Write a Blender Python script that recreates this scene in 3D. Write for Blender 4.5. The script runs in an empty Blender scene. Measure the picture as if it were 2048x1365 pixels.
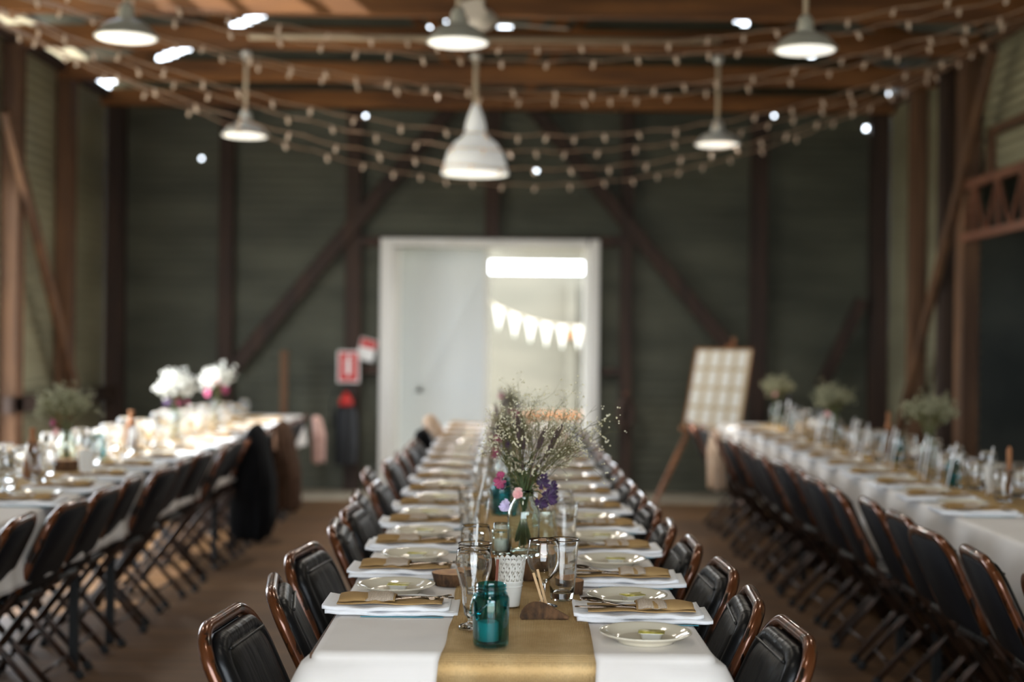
import bpy, math, random
from mathutils import Vector, Matrix
R = math.radians
sc = bpy.context.scene
COL = sc.collection
random.seed(7)

# ------------------------------------------------------------------ camera
CAM_H, FPX, ROLL = 1.36, 2844.4, 0.0105
cd = bpy.data.cameras.new('camera'); cam = bpy.data.objects.new('camera', cd); COL.objects.link(cam)
cd.lens = 50; cd.sensor_width = 36; cd.clip_end = 200
cam.location = (0, 0, CAM_H); cam.rotation_euler = (R(90), -ROLL, 0)
cd.dof.use_dof = True; cd.dof.focus_distance = 3.2; cd.dof.aperture_fstop = 1.75
sc.camera = cam
# ------------------------------------------------------------------ colour + light
sc.view_settings.view_transform = 'Standard'; sc.view_settings.look = 'None'
sc.view_settings.gamma = 1; sc.view_settings.use_curve_mapping = False
sc.view_settings.exposure = -0.2
try:
    cy = sc.cycles
    cy.transparent_max_bounces = 48; cy.max_bounces = 14; cy.diffuse_bounces = 5
    cy.use_denoising = True; cy.sample_clamp_indirect = 14.0
    cy.caustics_refractive = True; cy.transmission_bounces = 12; cy.caustics_reflective = False
except Exception: pass
w = bpy.data.worlds.new('sky'); sc.world = w; w.use_nodes = True
bg = w.node_tree.nodes['Background']
bg.inputs['Color'].default_value = (0.83, 0.91, 1.0, 1); bg.inputs['Strength'].default_value = 11.5
def light(name, typ, loc, rot, **kw):
    d = bpy.data.lights.new(name, typ); o = bpy.data.objects.new(name, d); COL.objects.link(o)
    o.location = loc; o.rotation_euler = rot
    for k, v in kw.items(): setattr(d, k, v)
    return o
sun_dir = Vector((0.80, 0.30, -0.66))
sun = light('sun', 'SUN', (-12, 0, 12), (0, 0, 0), energy=15.0, angle=R(0.6), color=(1.0, 1.0, 1.0))
sun.rotation_euler = sun_dir.to_track_quat('-Z', 'Y').to_euler()
def portal(name, loc, rot, sx, sy):
    o = light(name, 'AREA', loc, rot, shape='RECTANGLE', size=sx, size_y=sy)
    try: o.data.cycles.is_portal = True
    except Exception: pass
    return o

# ------------------------------------------------------------------ room dimensions
XL, XR, YB, YF = -3.63, 3.35, 12.76, -2.6      # side walls, back wall, front (behind the camera)
ZW = 3.47                                      # wall plate height
RIDGE_X, SLOPE, ZR0 = -0.14, 0.455, 3.80       # roof
TZ = 0.74                                      # table height
portal('daylight_side_opening', (XL + 0.02, 8.15, 1.22), (0, R(-90), 0), 2.44, 3.5)
portal('daylight_entrance', (0, YF + 0.02, 1.5), (R(90), 0, 0), 4.4, 3.0)
portal('daylight_doorway', (0.2, YB - 0.03, 1.05), (R(-90), 0, 0), 1.9, 2.1)

def at(px, py, Y):
    a = (px - 1024) / FPX * Y; b = (682.5 - py) / FPX * Y
    return Vector((a - ROLL * b, Y, CAM_H + b + ROLL * a))

# ------------------------------------------------------------------ mesh builder
class MB:
    def __init__(s): s.v = []; s.f = []; s.sm = []
    def add(s, vs, fs, smooth=True):
        n = len(s.v); s.v += [tuple(p) for p in vs]
        for f in fs: s.f.append([n + i for i in f]); s.sm.append(smooth)
        return s
    def box(s, c, size, rot=None, ch=0.0):
        hx, hy, hz = [q / 2 for q in size]; c = Vector(c)
        if ch <= 0:
            vs = [Vector((x, y, z)) for x in (-hx, hx) for y in (-hy, hy) for z in (-hz, hz)]
            fs = [(0,1,3,2),(4,6,7,5),(0,4,5,1),(2,3,7,6),(0,2,6,4),(1,5,7,3)]
        else:
            vs = []; idx = {}
            for sx in (-1,1):
                for sy in (-1,1):
                    for sz in (-1,1):
                        for a in range(3):
                            p = [sx*(hx-ch), sy*(hy-ch), sz*(hz-ch)]
                            p[a] = (sx*hx, sy*hy, sz*hz)[a]
                            idx[(sx,sy,sz,a)] = len(vs); vs.append(Vector(p))
            fs = []
            for a in range(3):
                b, c2 = (a+1)%3, (a+2)%3
                for sg in (-1,1):
                    q = []
                    for sb, scc in ((-1,-1),(1,-1),(1,1),(-1,1)):
                        k = [0,0,0]; k[a]=sg; k[b]=sb; k[c2]=scc; q.append(idx[(k[0],k[1],k[2],a)])
                    fs.append(q if sg > 0 else q[::-1])
            for a in range(3):
                b, c2 = (a+1)%3, (a+2)%3
                for sb in (-1,1):
                    for scc in (-1,1):
                        k1=[0,0,0]; k1[a]=-1; k1[b]=sb; k1[c2]=scc; k2=k1[:]; k2[a]=1
                        q = [idx[(*k1,b)], idx[(*k2,b)], idx[(*k2,c2)], idx[(*k1,c2)]]
                        fs.append(q if sb*scc > 0 else q[::-1])
            for sx in (-1,1):
                for sy in (-1,1):
                    for sz in (-1,1):
                        q = [idx[(sx,sy,sz,0)], idx[(sx,sy,sz,1)], idx[(sx,sy,sz,2)]]
                        fs.append(q if sx*sy*sz > 0 else q[::-1])
        if rot is not None: vs = [rot @ p for p in vs]
        return s.add([p + c for p in vs], fs, False)
    def bar(s, a, b, w, h, ch=0.0):
        a = Vector(a); b = Vector(b); d = b - a; L = d.length; y = d.normalized()
        up = Vector((0,0,1)) if abs(y.z) < 0.95 else Vector((0,1,0))
        x = y.cross(up).normalized(); z = x.cross(y)
        rot = Matrix((x, y, z)).transposed()
        return s.box((a+b)/2, (w, L, h), rot, ch)
    def tube(s, pts, r, n=8, caps=True, closed=False, flat=None):
        pts = [Vector(p) for p in pts]; m = len(pts)
        rs = r if isinstance(r, (list, tuple)) else [r]*m
        prev = None; vs = []
        for i, p in enumerate(pts):
            if closed: t = pts[(i+1)%m] - pts[i-1]
            else: t = pts[min(i+1, m-1)] - pts[max(i-1, 0)]
            t.normalize()
            if prev is None:
                up = Vector((0,0,1)) if abs(t.z) < 0.9 else Vector((1,0,0))
                x = t.cross(up).normalized()
            else:
                x = (prev - t * prev.dot(t)).normalized()
            prev = x; y = t.cross(x)
            for k in range(n):
                a = 2*math.pi*k/n
                vs.append(p + x*math.cos(a)*rs[i] + y*math.sin(a)*rs[i])
        fs = []
        for i in range(m if closed else m-1):
            j = (i+1) % m
            for k in range(n):
                k2 = (k+1) % n
                fs.append((i*n+k, i*n+k2, j*n+k2, j*n+k))
        if caps and not closed:
            fs.append(tuple(range(n))[::-1]); fs.append(tuple((m-1)*n+k for k in range(n)))
        return s.add(vs, fs, True)
    def lathe(s, prof, n=32, c=(0,0,0), wob=None):
        vs = []; fs = []; m = len(prof)
        for i, (r, z) in enumerate(prof):
            for k in range(n):
                a = 2*math.pi*k/n; rr = max(r, 1e-5) * (1 + (wob(a, z) if wob else 0))
                vs.append((c[0]+rr*math.cos(a), c[1]+rr*math.sin(a), c[2]+z))
        for i in range(m-1):
            for k in range(n):
                k2 = (k+1)%n; fs.append((i*n+k, i*n+k2, (i+1)*n+k2, (i+1)*n+k))
        if prof[0][0] < 1e-4: pass
        return s.add(vs, fs, True)
    def loops(s, loops, cap0=True, cap1=True, smooth=True):
        n = len(loops[0]); vs = [p for l in loops for p in l]; fs = []
        for i in range(len(loops)-1):
            for k in range(n):
                k2 = (k+1)%n; fs.append((i*n+k, i*n+k2, (i+1)*n+k2, (i+1)*n+k))
        if cap0: fs.append(tuple(range(n))[::-1])
        if cap1: fs.append(tuple((len(loops)-1)*n+k for k in range(n)))
        return s.add(vs, fs, smooth)
    def grid(s, fn, nu, nv, smooth=True, skip=None):
        vs = [fn(i/nu, j/nv) for j in range(nv+1) for i in range(nu+1)]
        fs = [(j*(nu+1)+i, j*(nu+1)+i+1, (j+1)*(nu+1)+i+1, (j+1)*(nu+1)+i) for j in range(nv) for i in range(nu) if not (skip and skip(i, j))]
        return s.add(vs, fs, smooth)
    def ball(s, c, r, n=6, m=4, sc3=(1,1,1), rot=None):
        vs = []; fs = []
        for j in range(m+1):
            th = math.pi*j/m
            for k in range(n):
                a = 2*math.pi*k/n
                p = Vector((math.sin(th)*math.cos(a)*r*sc3[0], math.sin(th)*math.sin(a)*r*sc3[1], math.cos(th)*r*sc3[2]))
                if rot: p = rot @ p
                vs.append(p + Vector(c))
        for j in range(m):
            for k in range(n):
                k2=(k+1)%n; fs.append((j*n+k, (j+1)*n+k, (j+1)*n+k2, j*n+k2))
        return s.add(vs, fs, True)
    def build(s, name, m, parent=None, solid=0.0, bevel=0.0, off=-1):
        me = bpy.data.meshes.new(name); me.from_pydata(s.v, [], s.f)
        me.polygons.foreach_set('use_smooth', s.sm); me.validate(); me.update()
        me.materials.append(m)
        o = bpy.data.objects.new(name, me); COL.objects.link(o)
        if parent: o.parent = parent
        if solid:
            q = o.modifiers.new('thickness', 'SOLIDIFY'); q.thickness = solid; q.offset = off
        if bevel:
            q = o.modifiers.new('edges', 'BEVEL'); q.width = bevel; q.segments = 2; q.limit_method = 'ANGLE'
        return o
def tag(o, label, cat, group=None):
    o['label'] = label; o['category'] = cat
    if group: o['group'] = group
    return o
def struct(o, label=None):
    o['kind'] = 'structure'
    if label: o['label'] = label
    return o
def empty(name, loc=(0,0,0), rz=0.0):
    o = bpy.data.objects.new(name, None); COL.objects.link(o); o.location = loc; o.rotation_euler = (0,0,rz)
    o.empty_display_size = 0.05
    return o
def copy_tree(o, parent=None):
    c = o.copy(); COL.objects.link(c)
    if parent: c.parent = parent
    for ch in [q for q in ALLCH.get(o.name, [])]: copy_tree_child(ch, c)
    return c
def copy_tree_child(o, parent):
    c = o.copy(); COL.objects.link(c); c.parent = parent
    for ch in ALLCH.get(o.name, []): copy_tree_child(ch, c)
ALLCH = {}
def freeze(root):
    """remember the children of a finished prototype so copies do not scan the whole scene"""
    kids = [q for q in bpy.data.objects if q.parent == root]
    if kids: ALLCH[root.name] = kids
    for k in kids: freeze(k)
    return root
class Proto:
    def __init__(s, root): s.root = freeze(root); s.used = False
    def put(s, loc, rz=0.0, label=None, cat=None, group=None, scale=None, tilt=None):
        o = s.root if not s.used else copy_tree(s.root)
        s.used = True
        o.location = loc; o.rotation_euler = (tilt[0] if tilt else 0, tilt[1] if tilt else 0, rz)
        if scale: o.scale = (scale,)*3 if not isinstance(scale, tuple) else scale
        if label: o['label'] = label
        if cat: o['category'] = cat
        if group: o['group'] = group
        elif 'group' in o: del o['group']
        return o
ORD = ['first','second','third','fourth','fifth','sixth','seventh','eighth','ninth','tenth','eleventh','twelfth','thirteenth',
       'fourteenth','fifteenth','sixteenth','seventeenth','eighteenth','nineteenth','twentieth']

# ------------------------------------------------------------------ materials
def lin(r, g, b):
    f = lambda c: (c/255/12.92) if c/255 <= 0.04045 else ((c/255+0.055)/1.055)**2.4
    return (f(r), f(g), f(b), 1)
def mat(name, c1, c2=None, rough=0.6, metal=0.0, scale=(8,8,8), detail=4, bump=0.0, bscale=None, mixpos=(0.35,0.65), spec=0.5, coat=0.0, coord='Object', trans=0.0, sheen=0.0):
    m = bpy.data.materials.new(name); m.use_nodes = True; nt = m.node_tree; N = nt.nodes; L = nt.links
    p = N['Principled BSDF']; p.inputs['Roughness'].default_value = rough; p.inputs['Metallic'].default_value = metal
    p.inputs['Specular IOR Level'].default_value = spec; p.inputs['Coat Weight'].default_value = coat
    p.inputs['Sheen Weight'].default_value = sheen
    p.inputs['Base Color'].default_value = c1
    if c2 or bump:
        tc = N.new('ShaderNodeTexCoord'); mp = N.new('ShaderNodeMapping'); mp.inputs['Scale'].default_value = scale
        L.new(tc.outputs[coord], mp.inputs['Vector'])
        nz = N.new('ShaderNodeTexNoise'); nz.inputs['Detail'].default_value = detail; nz.inputs['Scale'].default_value = 1.0
        L.new(mp.outputs[0], nz.inputs['Vector'])
        if c2:
            rp = N.new('ShaderNodeValToRGB'); rp.color_ramp.elements[0].color = c1; rp.color_ramp.elements[1].color = c2
            rp.color_ramp.elements[0].position, rp.color_ramp.elements[1].position = mixpos
            L.new(nz.outputs['Fac'], rp.inputs[0]); L.new(rp.outputs[0], p.inputs['Base Color'])
        if bump:
            nb = nz
            if bscale:
                mp2 = N.new('ShaderNodeMapping'); mp2.inputs['Scale'].default_value = bscale; L.new(tc.outputs[coord], mp2.inputs['Vector'])
                nb = N.new('ShaderNodeTexNoise'); nb.inputs['Scale'].default_value = 1.0; nb.inputs['Detail'].default_value = 3; L.new(mp2.outputs[0], nb.inputs['Vector'])
            bp = N.new('ShaderNodeBump'); bp.inputs['Strength'].default_value = bump; bp.inputs['Distance'].default_value = 0.01
            L.new(nb.outputs['Fac'], bp.inputs['Height']); L.new(bp.outputs[0], p.inputs['Normal'])
    return m
def thin_glass(name, tint=(1,1,1,1), edge=(0.8,0.82,0.82,1), fac=1.0, rough=0.02):
    """clear thin-walled glass: see-through with Fresnel reflections"""
    m = bpy.data.materials.new(name); m.use_nodes = True; nt = m.node_tree; N = nt.nodes; L = nt.links
    N.remove(N['Principled BSDF']); out = N['Material Output']
    tr = N.new('ShaderNodeBsdfTransparent'); gl = N.new('ShaderNodeBsdfGlossy'); gl.inputs['Roughness'].default_value = rough
    gl.inputs['Color'].default_value = (1,1,1,1)
    lw = N.new('ShaderNodeLayerWeight'); lw.inputs['Blend'].default_value = 0.42
    rp = N.new('ShaderNodeValToRGB'); rp.color_ramp.elements[0].color = tint; rp.color_ramp.elements[1].color = (edge[0]*tint[0], edge[1]*tint[1], edge[2]*tint[2], 1)
    rp.color_ramp.elements[0].position = 0.25; rp.color_ramp.elements[1].position = 0.95
    L.new(lw.outputs['Facing'], rp.inputs[0]); L.new(rp.outputs[0], tr.inputs['Color'])
    lf = N.new('ShaderNodeLayerWeight'); lf.inputs['Blend'].default_value = 0.5
    pw = N.new('ShaderNodeMath'); pw.operation = 'POWER'; pw.inputs[1].default_value = 3.2; L.new(lf.outputs['Facing'], pw.inputs[0])
    mu = N.new('ShaderNodeMath'); mu.operation = 'MULTIPLY_ADD'; mu.inputs[1].default_value = 0.62*fac; mu.inputs[2].default_value = 0.045*fac; mu.use_clamp = True; L.new(pw.outputs[0], mu.inputs[0])
    mx = N.new('ShaderNodeMixShader'); L.new(mu.outputs[0], mx.inputs[0]); L.new(tr.outputs[0], mx.inputs[1]); L.new(gl.outputs[0], mx.inputs[2])
    L.new(mx.outputs[0], out.inputs['Surface'])
    return m
def solid_glass(name, tint=(1,1,1,1), rough=0.0):
    m = bpy.data.materials.new(name); m.use_nodes = True; N = m.node_tree.nodes; N.remove(N['Principled BSDF'])
    g = N.new('ShaderNodeBsdfGlass'); g.inputs['Color'].default_value = tint; g.inputs['Roughness'].default_value = rough; g.inputs['IOR'].default_value = 1.47
    m.node_tree.links.new(g.outputs[0], N['Material Output'].inputs['Surface']); return m
def emis(name, col, st):
    m = bpy.data.materials.new(name); m.use_nodes = True; p = m.node_tree.nodes['Principled BSDF']
    p.inputs['Base Color'].default_value = col; p.inputs['Emission Color'].default_value = col; p.inputs['Emission Strength'].default_value = st
    return m
def weave(name, c1, c2, scale=420, bump=0.5, rough=0.9, patch=None):
    m = mat(name, c1, c2, rough, scale=(14,14,14), mixpos=(0.3,0.7), spec=0.15); nt = m.node_tree; N = nt.nodes; L = nt.links
    tc = N.new('ShaderNodeTexCoord'); hs = []
    for ax in ('X', 'Y'):
        wv = N.new('ShaderNodeTexWave'); wv.wave_type = 'BANDS'; wv.bands_direction = ax; wv.inputs['Scale'].default_value = scale/6.28
        wv.inputs['Distortion'].default_value = 1.2; wv.inputs['Detail'].default_value = 1; wv.inputs['Detail Scale'].default_value = 3
        L.new(tc.outputs['Object'], wv.inputs['Vector']); hs.append(wv)
    mx = N.new('ShaderNodeMath'); mx.operation = 'MAXIMUM'; L.new(hs[0].outputs['Fac'], mx.inputs[0]); L.new(hs[1].outputs['Fac'], mx.inputs[1])
    bp = N.new('ShaderNodeBump'); bp.inputs['Strength'].default_value = bump; bp.inputs['Distance'].default_value = 0.002
    L.new(mx.outputs[0], bp.inputs['Height']); L.new(bp.outputs[0], N['Principled BSDF'].inputs['Normal'])
    rp = next(n for n in N if n.bl_idname == 'ShaderNodeValToRGB')
    mc = N.new('ShaderNodeMix'); mc.data_type = 'RGBA'; mc.blend_type = 'MULTIPLY'; mc.inputs[0].default_value = 0.8
    rr = N.new('ShaderNodeMapRange'); rr.inputs['To Min'].default_value = 0.35; rr.inputs['To Max'].default_value = 1.0
    L.new(mx.outputs[0], rr.inputs['Value']); L.new(rp.outputs[0], mc.inputs[6]); L.new(rr.outputs[0], mc.inputs[7])
    L.new(mc.outputs[2], N['Principled BSDF'].inputs['Base Color'])
    return m
def plank_floor():
    m = bpy.data.materials.new('floor_boards'); m.use_nodes = True; nt = m.node_tree; N = nt.nodes; L = nt.links; p = N['Principled BSDF']
    tc = N.new('ShaderNodeTexCoord'); br = N.new('ShaderNodeTexBrick')
    br.inputs['Color1'].default_value = lin(116,84,50); br.inputs['Color2'].default_value = lin(92,65,39); br.inputs['Mortar'].default_value = lin(40,26,17)
    br.inputs['Scale'].default_value = 1.0; br.inputs['Brick Width'].default_value = 3.4; br.inputs['Row Height'].default_value = 0.13; br.inputs['Mortar Size'].default_value = 0.004
    L.new(tc.outputs['Object'], br.inputs['Vector'])
    mp = N.new('ShaderNodeMapping'); mp.inputs['Scale'].default_value = (1.2, 22, 1); L.new(tc.outputs['Object'], mp.inputs['Vector'])
    nz = N.new('ShaderNodeTexNoise'); nz.inputs['Scale'].default_value = 1.6; nz.inputs['Detail'].default_value = 6; L.new(mp.outputs[0], nz.inputs['Vector'])
    rr = N.new('ShaderNodeMapRange'); rr.inputs['To Min'].default_value = 0.55; rr.inputs['To Max'].default_value = 1.35; L.new(nz.outputs['Fac'], rr.inputs['Value'])
    mc = N.new('ShaderNodeMix'); mc.data_type = 'RGBA'; mc.blend_type = 'MULTIPLY'; mc.inputs[0].default_value = 1
    L.new(br.outputs['Color'], mc.inputs[6]); L.new(rr.outputs[0], mc.inputs[7]); L.new(mc.outputs[2], p.inputs['Base Color'])
    p.inputs['Roughness'].default_value = 0.55
    bp = N.new('ShaderNodeBump'); bp.inputs['Strength'].default_value = 0.35; bp.inputs['Distance'].default_value = 0.01; L.new(nz.outputs['Fac'], bp.inputs['Height']); L.new(bp.outputs[0], p.inputs['Normal'])
    return m
M = {}
M['floor'] = plank_floor()
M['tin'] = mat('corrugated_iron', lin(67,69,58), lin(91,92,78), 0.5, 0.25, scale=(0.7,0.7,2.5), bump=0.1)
M['tin_side_lit'] = mat('lightened_side_wall_iron', lin(136,132,108), lin(160,156,128), 0.5, 0.2, scale=(0.7,0.7,2.5), bump=0.1)  # colour lightened to stand in for light on the side walls
M['tin_roof'] = mat('roof_iron', lin(84,88,84), lin(120,122,112), 0.5, 0.25, scale=(1,1,1))
M['timber_d'] = mat('dark_hardwood', lin(40,27,19), lin(60,41,29), 0.75, scale=(9,9,1.2), bump=0.3, bscale=(40,40,4))
M['timber_o'] = mat('red_hardwood', lin(96,60,30), lin(144,94,48), 0.7, scale=(1.2,9,9), bump=0.25, bscale=(3,30,30))
M['timber_p'] = mat('post_hardwood', lin(74,50,32), lin(108,76,50), 0.75, scale=(9,9,1.2), bump=0.3, bscale=(40,40,4))
M['concrete'] = mat('concrete', lin(150,140,122), lin(176,166,148), 0.85, scale=(4,4,4), bump=0.2)
M['white_paint'] = mat('white_painted_timber', lin(214,212,205), lin(228,226,220), 0.5, scale=(3,3,1))
M['pale_paint'] = mat('pale_painted_door', lin(214,219,220), lin(222,226,226), 0.55, scale=(3,3,0.6))
M['cloth'] = mat('white_tablecloth', lin(226,220,214), lin(234,229,224), 0.85, scale=(5,5,5), bump=0.22, bscale=(5,2.2,5), spec=0.2, sheen=0.1)
M['napkin'] = mat('white_cotton', lin(236,236,238), lin(242,242,243), 0.9, scale=(9,9,9), bump=0.35, bscale=(30,60,40), spec=0.15)
M['teal_trim'] = mat('teal_hem', lin(70,140,155), None, 0.8)
M['burlap'] = weave('burlap', lin(204,166,110), lin(234,200,146), 560, 1.0)
M['burlap_f'] = weave('burlap_pocket', lin(176,140,92), lin(200,164,112), 1500, 0.5)
M['lace'] = weave('cream_lace', lin(206,184,158), lin(232,214,194), 700, 0.9)
M['plate'] = mat('cream_glazed_china', lin(226,218,196), lin(232,225,206), 0.12, scale=(4,4,4), coat=0.3)
M['tub'] = mat('white_plastic_tub', lin(240,240,236), None, 0.35)
M['foil'] = mat('yellow_foil_lid', lin(196,186,84), lin(120,112,50), 0.35, 0.3, scale=(90,160,90), mixpos=(0.52,0.66))
M['steel'] = mat('cutlery_steel', lin(150,134,118), None, 0.12, 1.0)
M['glass'] = solid_glass('clear_glass', (0.985,0.985,0.98,1))
M['glass_g'] = solid_glass('greenish_glass', (0.95,0.985,0.965,1))
M['glass_t'] = thin_glass('teal_glass', lin(136,213,217), (0.40,0.60,0.63,1), 1.3)
M['straw'] = mat('white_paper_straw', lin(238,240,240), lin(250,250,250), 0.5, scale=(20,20,60))
M['candle'] = mat('white_wax', lin(240,238,228), None, 0.5)
M['wick'] = mat('dark_wick', lin(50,40,35), None, 0.9)
M['pot'] = mat('white_enamel_metal', lin(226,224,216), lin(236,234,228), 0.4, scale=(6,6,6))
M['bark'] = mat('rough_bark', lin(62,44,30), lin(112,80,52), 0.9, scale=(60,60,25), bump=1.0)
M['cutwood'] = mat('cut_wood_face', lin(176,120,64), lin(206,154,94), 0.6, scale=(40,40,40), bump=0.1)
M['stick'] = mat('pale_wood_stick', lin(206,168,122), lin(220,184,140), 0.6, scale=(60,60,10))
M['redstick'] = mat('red_brown_wood', lin(120,56,36), lin(150,78,48), 0.6, scale=(60,60,10))
M['vinyl'] = mat('black_vinyl', lin(13,13,14), lin(18,18,19), 0.36, scale=(10,10,10), bump=0.55, bscale=(10,34,7), spec=0.28)
M['backpanel'] = mat('dark_enamel_panel', lin(16,17,21), lin(22,23,28), 0.7, scale=(8,8,8), spec=0.2)
M['seam'] = mat('black_piping', lin(20,20,20), None, 0.35)
M['worn'] = mat('worn_brown_enamel', lin(104,58,30), lin(26,17,12), 0.26, 0.45, scale=(26,26,9), detail=6, mixpos=(0.53,0.60), coat=0.5)
M['leg'] = mat('dark_worn_steel', lin(62,42,30), lin(34,24,18), 0.4, 0.4, scale=(20,20,9), mixpos=(0.45,0.6))
M['rubber'] = mat('black_rubber', lin(20,20,20), None, 0.8)
M['lampgrey'] = mat('grey_enamel_shade', lin(196,194,178), lin(206,204,190), 0.4, scale=(6,6,6))
M['lampwhite'] = mat('white_enamel_shade', lin(224,224,216), lin(232,232,226), 0.4, scale=(6,6,6))
M['lampglow'] = emis('lit_lamp_diffuser', (1.0, 0.965, 0.86, 1), 1.25)
M['bell_glow'] = emis('white_shade_added_glow', (0.80,0.80,0.76,1), 0.42)  # white bell shade given a glow in place of daylight falling on it
M['cord'] = mat('pale_cord', lin(206,188,162), None, 0.7)
M['string'] = mat('twisted_wire', lin(164,132,106), lin(190,160,134), 0.4, scale=(90,90,90))
M['bulb'] = thin_glass('bulb_glass', (0.9,0.82,0.72,1), (0.7,0.6,0.5,1), 1.6, 0.05)
M['bulbcap'] = emis('dim_fairy_bulb', (0.75,0.58,0.44,1), 0.10)
M['fan'] = mat('cream_fan_blade', lin(224,216,202), None, 0.45)
M['red'] = mat('red_sign', lin(196,40,34), None, 0.45)
M['signwhite'] = mat('white_sign', lin(238,238,236), None, 0.45)
M['blackcloth'] = mat('black_wool', lin(14,14,15), lin(20,20,22), 0.95, scale=(30,30,30), bump=0.2, spec=0.1)
M['tancloth'] = mat('brown_wool', lin(66,48,36), lin(84,62,48), 0.95, scale=(30,30,30), bump=0.2, spec=0.1)
M['pinkcloth'] = mat('dusty_pink_knit', lin(196,158,148), lin(210,176,166), 0.95, scale=(30,30,30), bump=0.2, spec=0.1)
M['beigecloth'] = mat('beige_knit', lin(190,160,132), lin(216,190,166), 0.95, scale=(30,30,30), bump=0.2, spec=0.1)
M['easel'] = mat('oiled_easel_timber', lin(128,80,46), lin(160,104,62), 0.6, scale=(12,12,3))
M['board'] = mat('kraft_board', lin(206,188,152), lin(216,198,164), 0.8, scale=(8,8,8))
M['card'] = mat('cream_card', lin(252,249,238), None, 0.8)
M['stem'] = mat('green_stems', lin(56,74,38), lin(84,100,54), 0.6, scale=(60,60,60))
M['drystem'] = mat('olive_stems', lin(84,82,44), lin(112,108,62), 0.7, scale=(60,60,60))
M['leafdark'] = mat('dark_green_leaves', lin(44,52,30), lin(74,82,46), 0.6, scale=(60,60,60))
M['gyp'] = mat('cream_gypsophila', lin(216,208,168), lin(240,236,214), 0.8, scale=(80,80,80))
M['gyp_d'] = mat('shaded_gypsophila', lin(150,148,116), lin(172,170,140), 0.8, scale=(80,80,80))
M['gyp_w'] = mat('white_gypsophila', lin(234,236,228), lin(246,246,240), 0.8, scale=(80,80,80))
M['spike'] = mat('dried_lavender', lin(76,62,62), lin(104,84,88), 0.9, scale=(200,200,200), bump=0.5)
M['f_purple'] = mat('deep_purple_petals', lin(44,20,62), lin(70,30,84), 0.6, scale=(50,50,50), sheen=0.3)
M['f_magenta'] = mat('magenta_petals', lin(150,40,90), lin(190,80,120), 0.6, scale=(50,50,50), sheen=0.3)
M['f_pink'] = mat('pale_pink_petals', lin(232,168,170), lin(240,196,190), 0.6, scale=(50,50,50), sheen=0.3)
M['f_lilac'] = mat('pale_lilac_petals', lin(196,182,220), lin(214,204,232), 0.6, scale=(50,50,50), sheen=0.3)
M['kraft'] = mat('brown_paper', lin(140,92,58), lin(160,110,72), 0.8, scale=(20,20,20))
M['outwall'] = mat('outside_pale_iron', lin(92,89,78), lin(101,97,85), 0.6, scale=(1,1,4))
M['outground'] = mat('outside_gravel', lin(172,162,142), lin(190,180,158), 0.95, scale=(6,6,6), bump=0.2)
M['bunting'] = mat('white_bunting_cloth', lin(230,228,220), None, 0.9)
M['maroon'] = mat('maroon_fabric', lin(110,52,44), lin(126,62,52), 0.85, scale=(12,12,12))
M['black'] = mat('dark_cover', lin(24,26,30), lin(32,34,38), 0.7, scale=(6,6,6))
M['iron'] = mat('brown_painted_steel', lin(104,62,42), lin(120,76,52), 0.6, scale=(8,8,8))
M['soffit'] = mat('cream_soffit', lin(232,224,200), lin(238,230,210), 0.8, scale=(3,1,3))

# ------------------------------------------------------------------ ROOM
PITCH, AMP = 0.076, 0.009
def sheet(name, u0, u1, z0, z1, P, m, holes=(), ucuts=(), keep=None, step=0.5):
    """corrugated iron with horizontal ribs; P(u, z, depth) -> point; holes = (u, z, half size) left open"""
    us = set([u0, u1]); n = max(1, int((u1-u0)/step))
    for i in range(n+1): us.add(u0 + (u1-u0)*i/n)
    zs = set(); k = max(1, int(round((z1-z0)/(PITCH/8))))
    for i in range(k+1): zs.add(z0 + (z1-z0)*i/k)
    for h in holes:
        us.add(h[0]-h[2]); us.add(h[0]+h[2]); zs.add(h[1]-h[3]); zs.add(h[1]+h[3])
    us = sorted(q for q in us if u0-1e-6 <= q <= u1+1e-6); zs = sorted(q for q in zs if z0-1e-6 <= q <= z1+1e-6)
    b = MB(); W = len(us)
    vs = [P(u, z, AMP*math.sin(2*math.pi*z/PITCH)) for z in zs for u in us]; fs = []
    for j in range(len(zs)-1):
        zc = (zs[j]+zs[j+1])/2
        for i in range(W-1):
            uc = (us[i]+us[i+1])/2
            if keep and not keep(uc, zc): continue
            if any(abs(uc-h[0]) < h[2] and abs(zc-h[1]) < h[3] for h in holes): continue
            fs.append((j*W+i, j*W+i+1, (j+1)*W+i+1, (j+1)*W+i))
    b.add(vs, fs, True)
    return b.build(name, m)
def hole(px, py, Y=None, hs=0.012, hz=None):
    p = at(px, py, YB); return (p.x, p.z, hs, hz or hs)
fl = MB(); fl.box(((XL+XR)/2, (YF+12.0)/2, -0.05), (XR-XL, 12.0-YF, 0.1)); struct(fl.build('floor', M['floor']))
k = MB(); k.box(((XL+XR)/2, (12.0+YB+0.3)/2, -0.045), (XR-XL, YB+0.3-12.0, 0.11), ch=0.01); struct(k.build('trim_1', M['concrete']), 'pale concrete strip along the foot of the back wall')
DX0, DX1, DZ = -1.10, 0.72, 2.19
def PB(u, z, d): return (u, YB + d, z)
holes = [hole(403,317), hole(731,232), hole(1073,341,hs=0.014), hole(1548,232), hole(1732,257,hs=0.018), hole(978,360,hs=0.014),
         hole(860,55), hole(968,50), hole(969,64), hole(895,43,hs=0.02,hz=0.008), hole(1045,66,hs=0.15,hz=0.010), hole(1010,54,hs=0.06,hz=0.008),
         hole(1343,3), hole(1358,6), hole(1364,8)]
def roofz(x): return ZR0 + SLOPE * ((x - XL) if x < RIDGE_X else (RIDGE_X - XL) * (1 - (x - RIDGE_X)/(XR - RIDGE_X)))
SLOTS = [(-3.62,-3.36),(-3.20,-2.88),(-2.66,-2.18),(1.95,2.06),(2.58,2.66),(3.05,3.27)]
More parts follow.
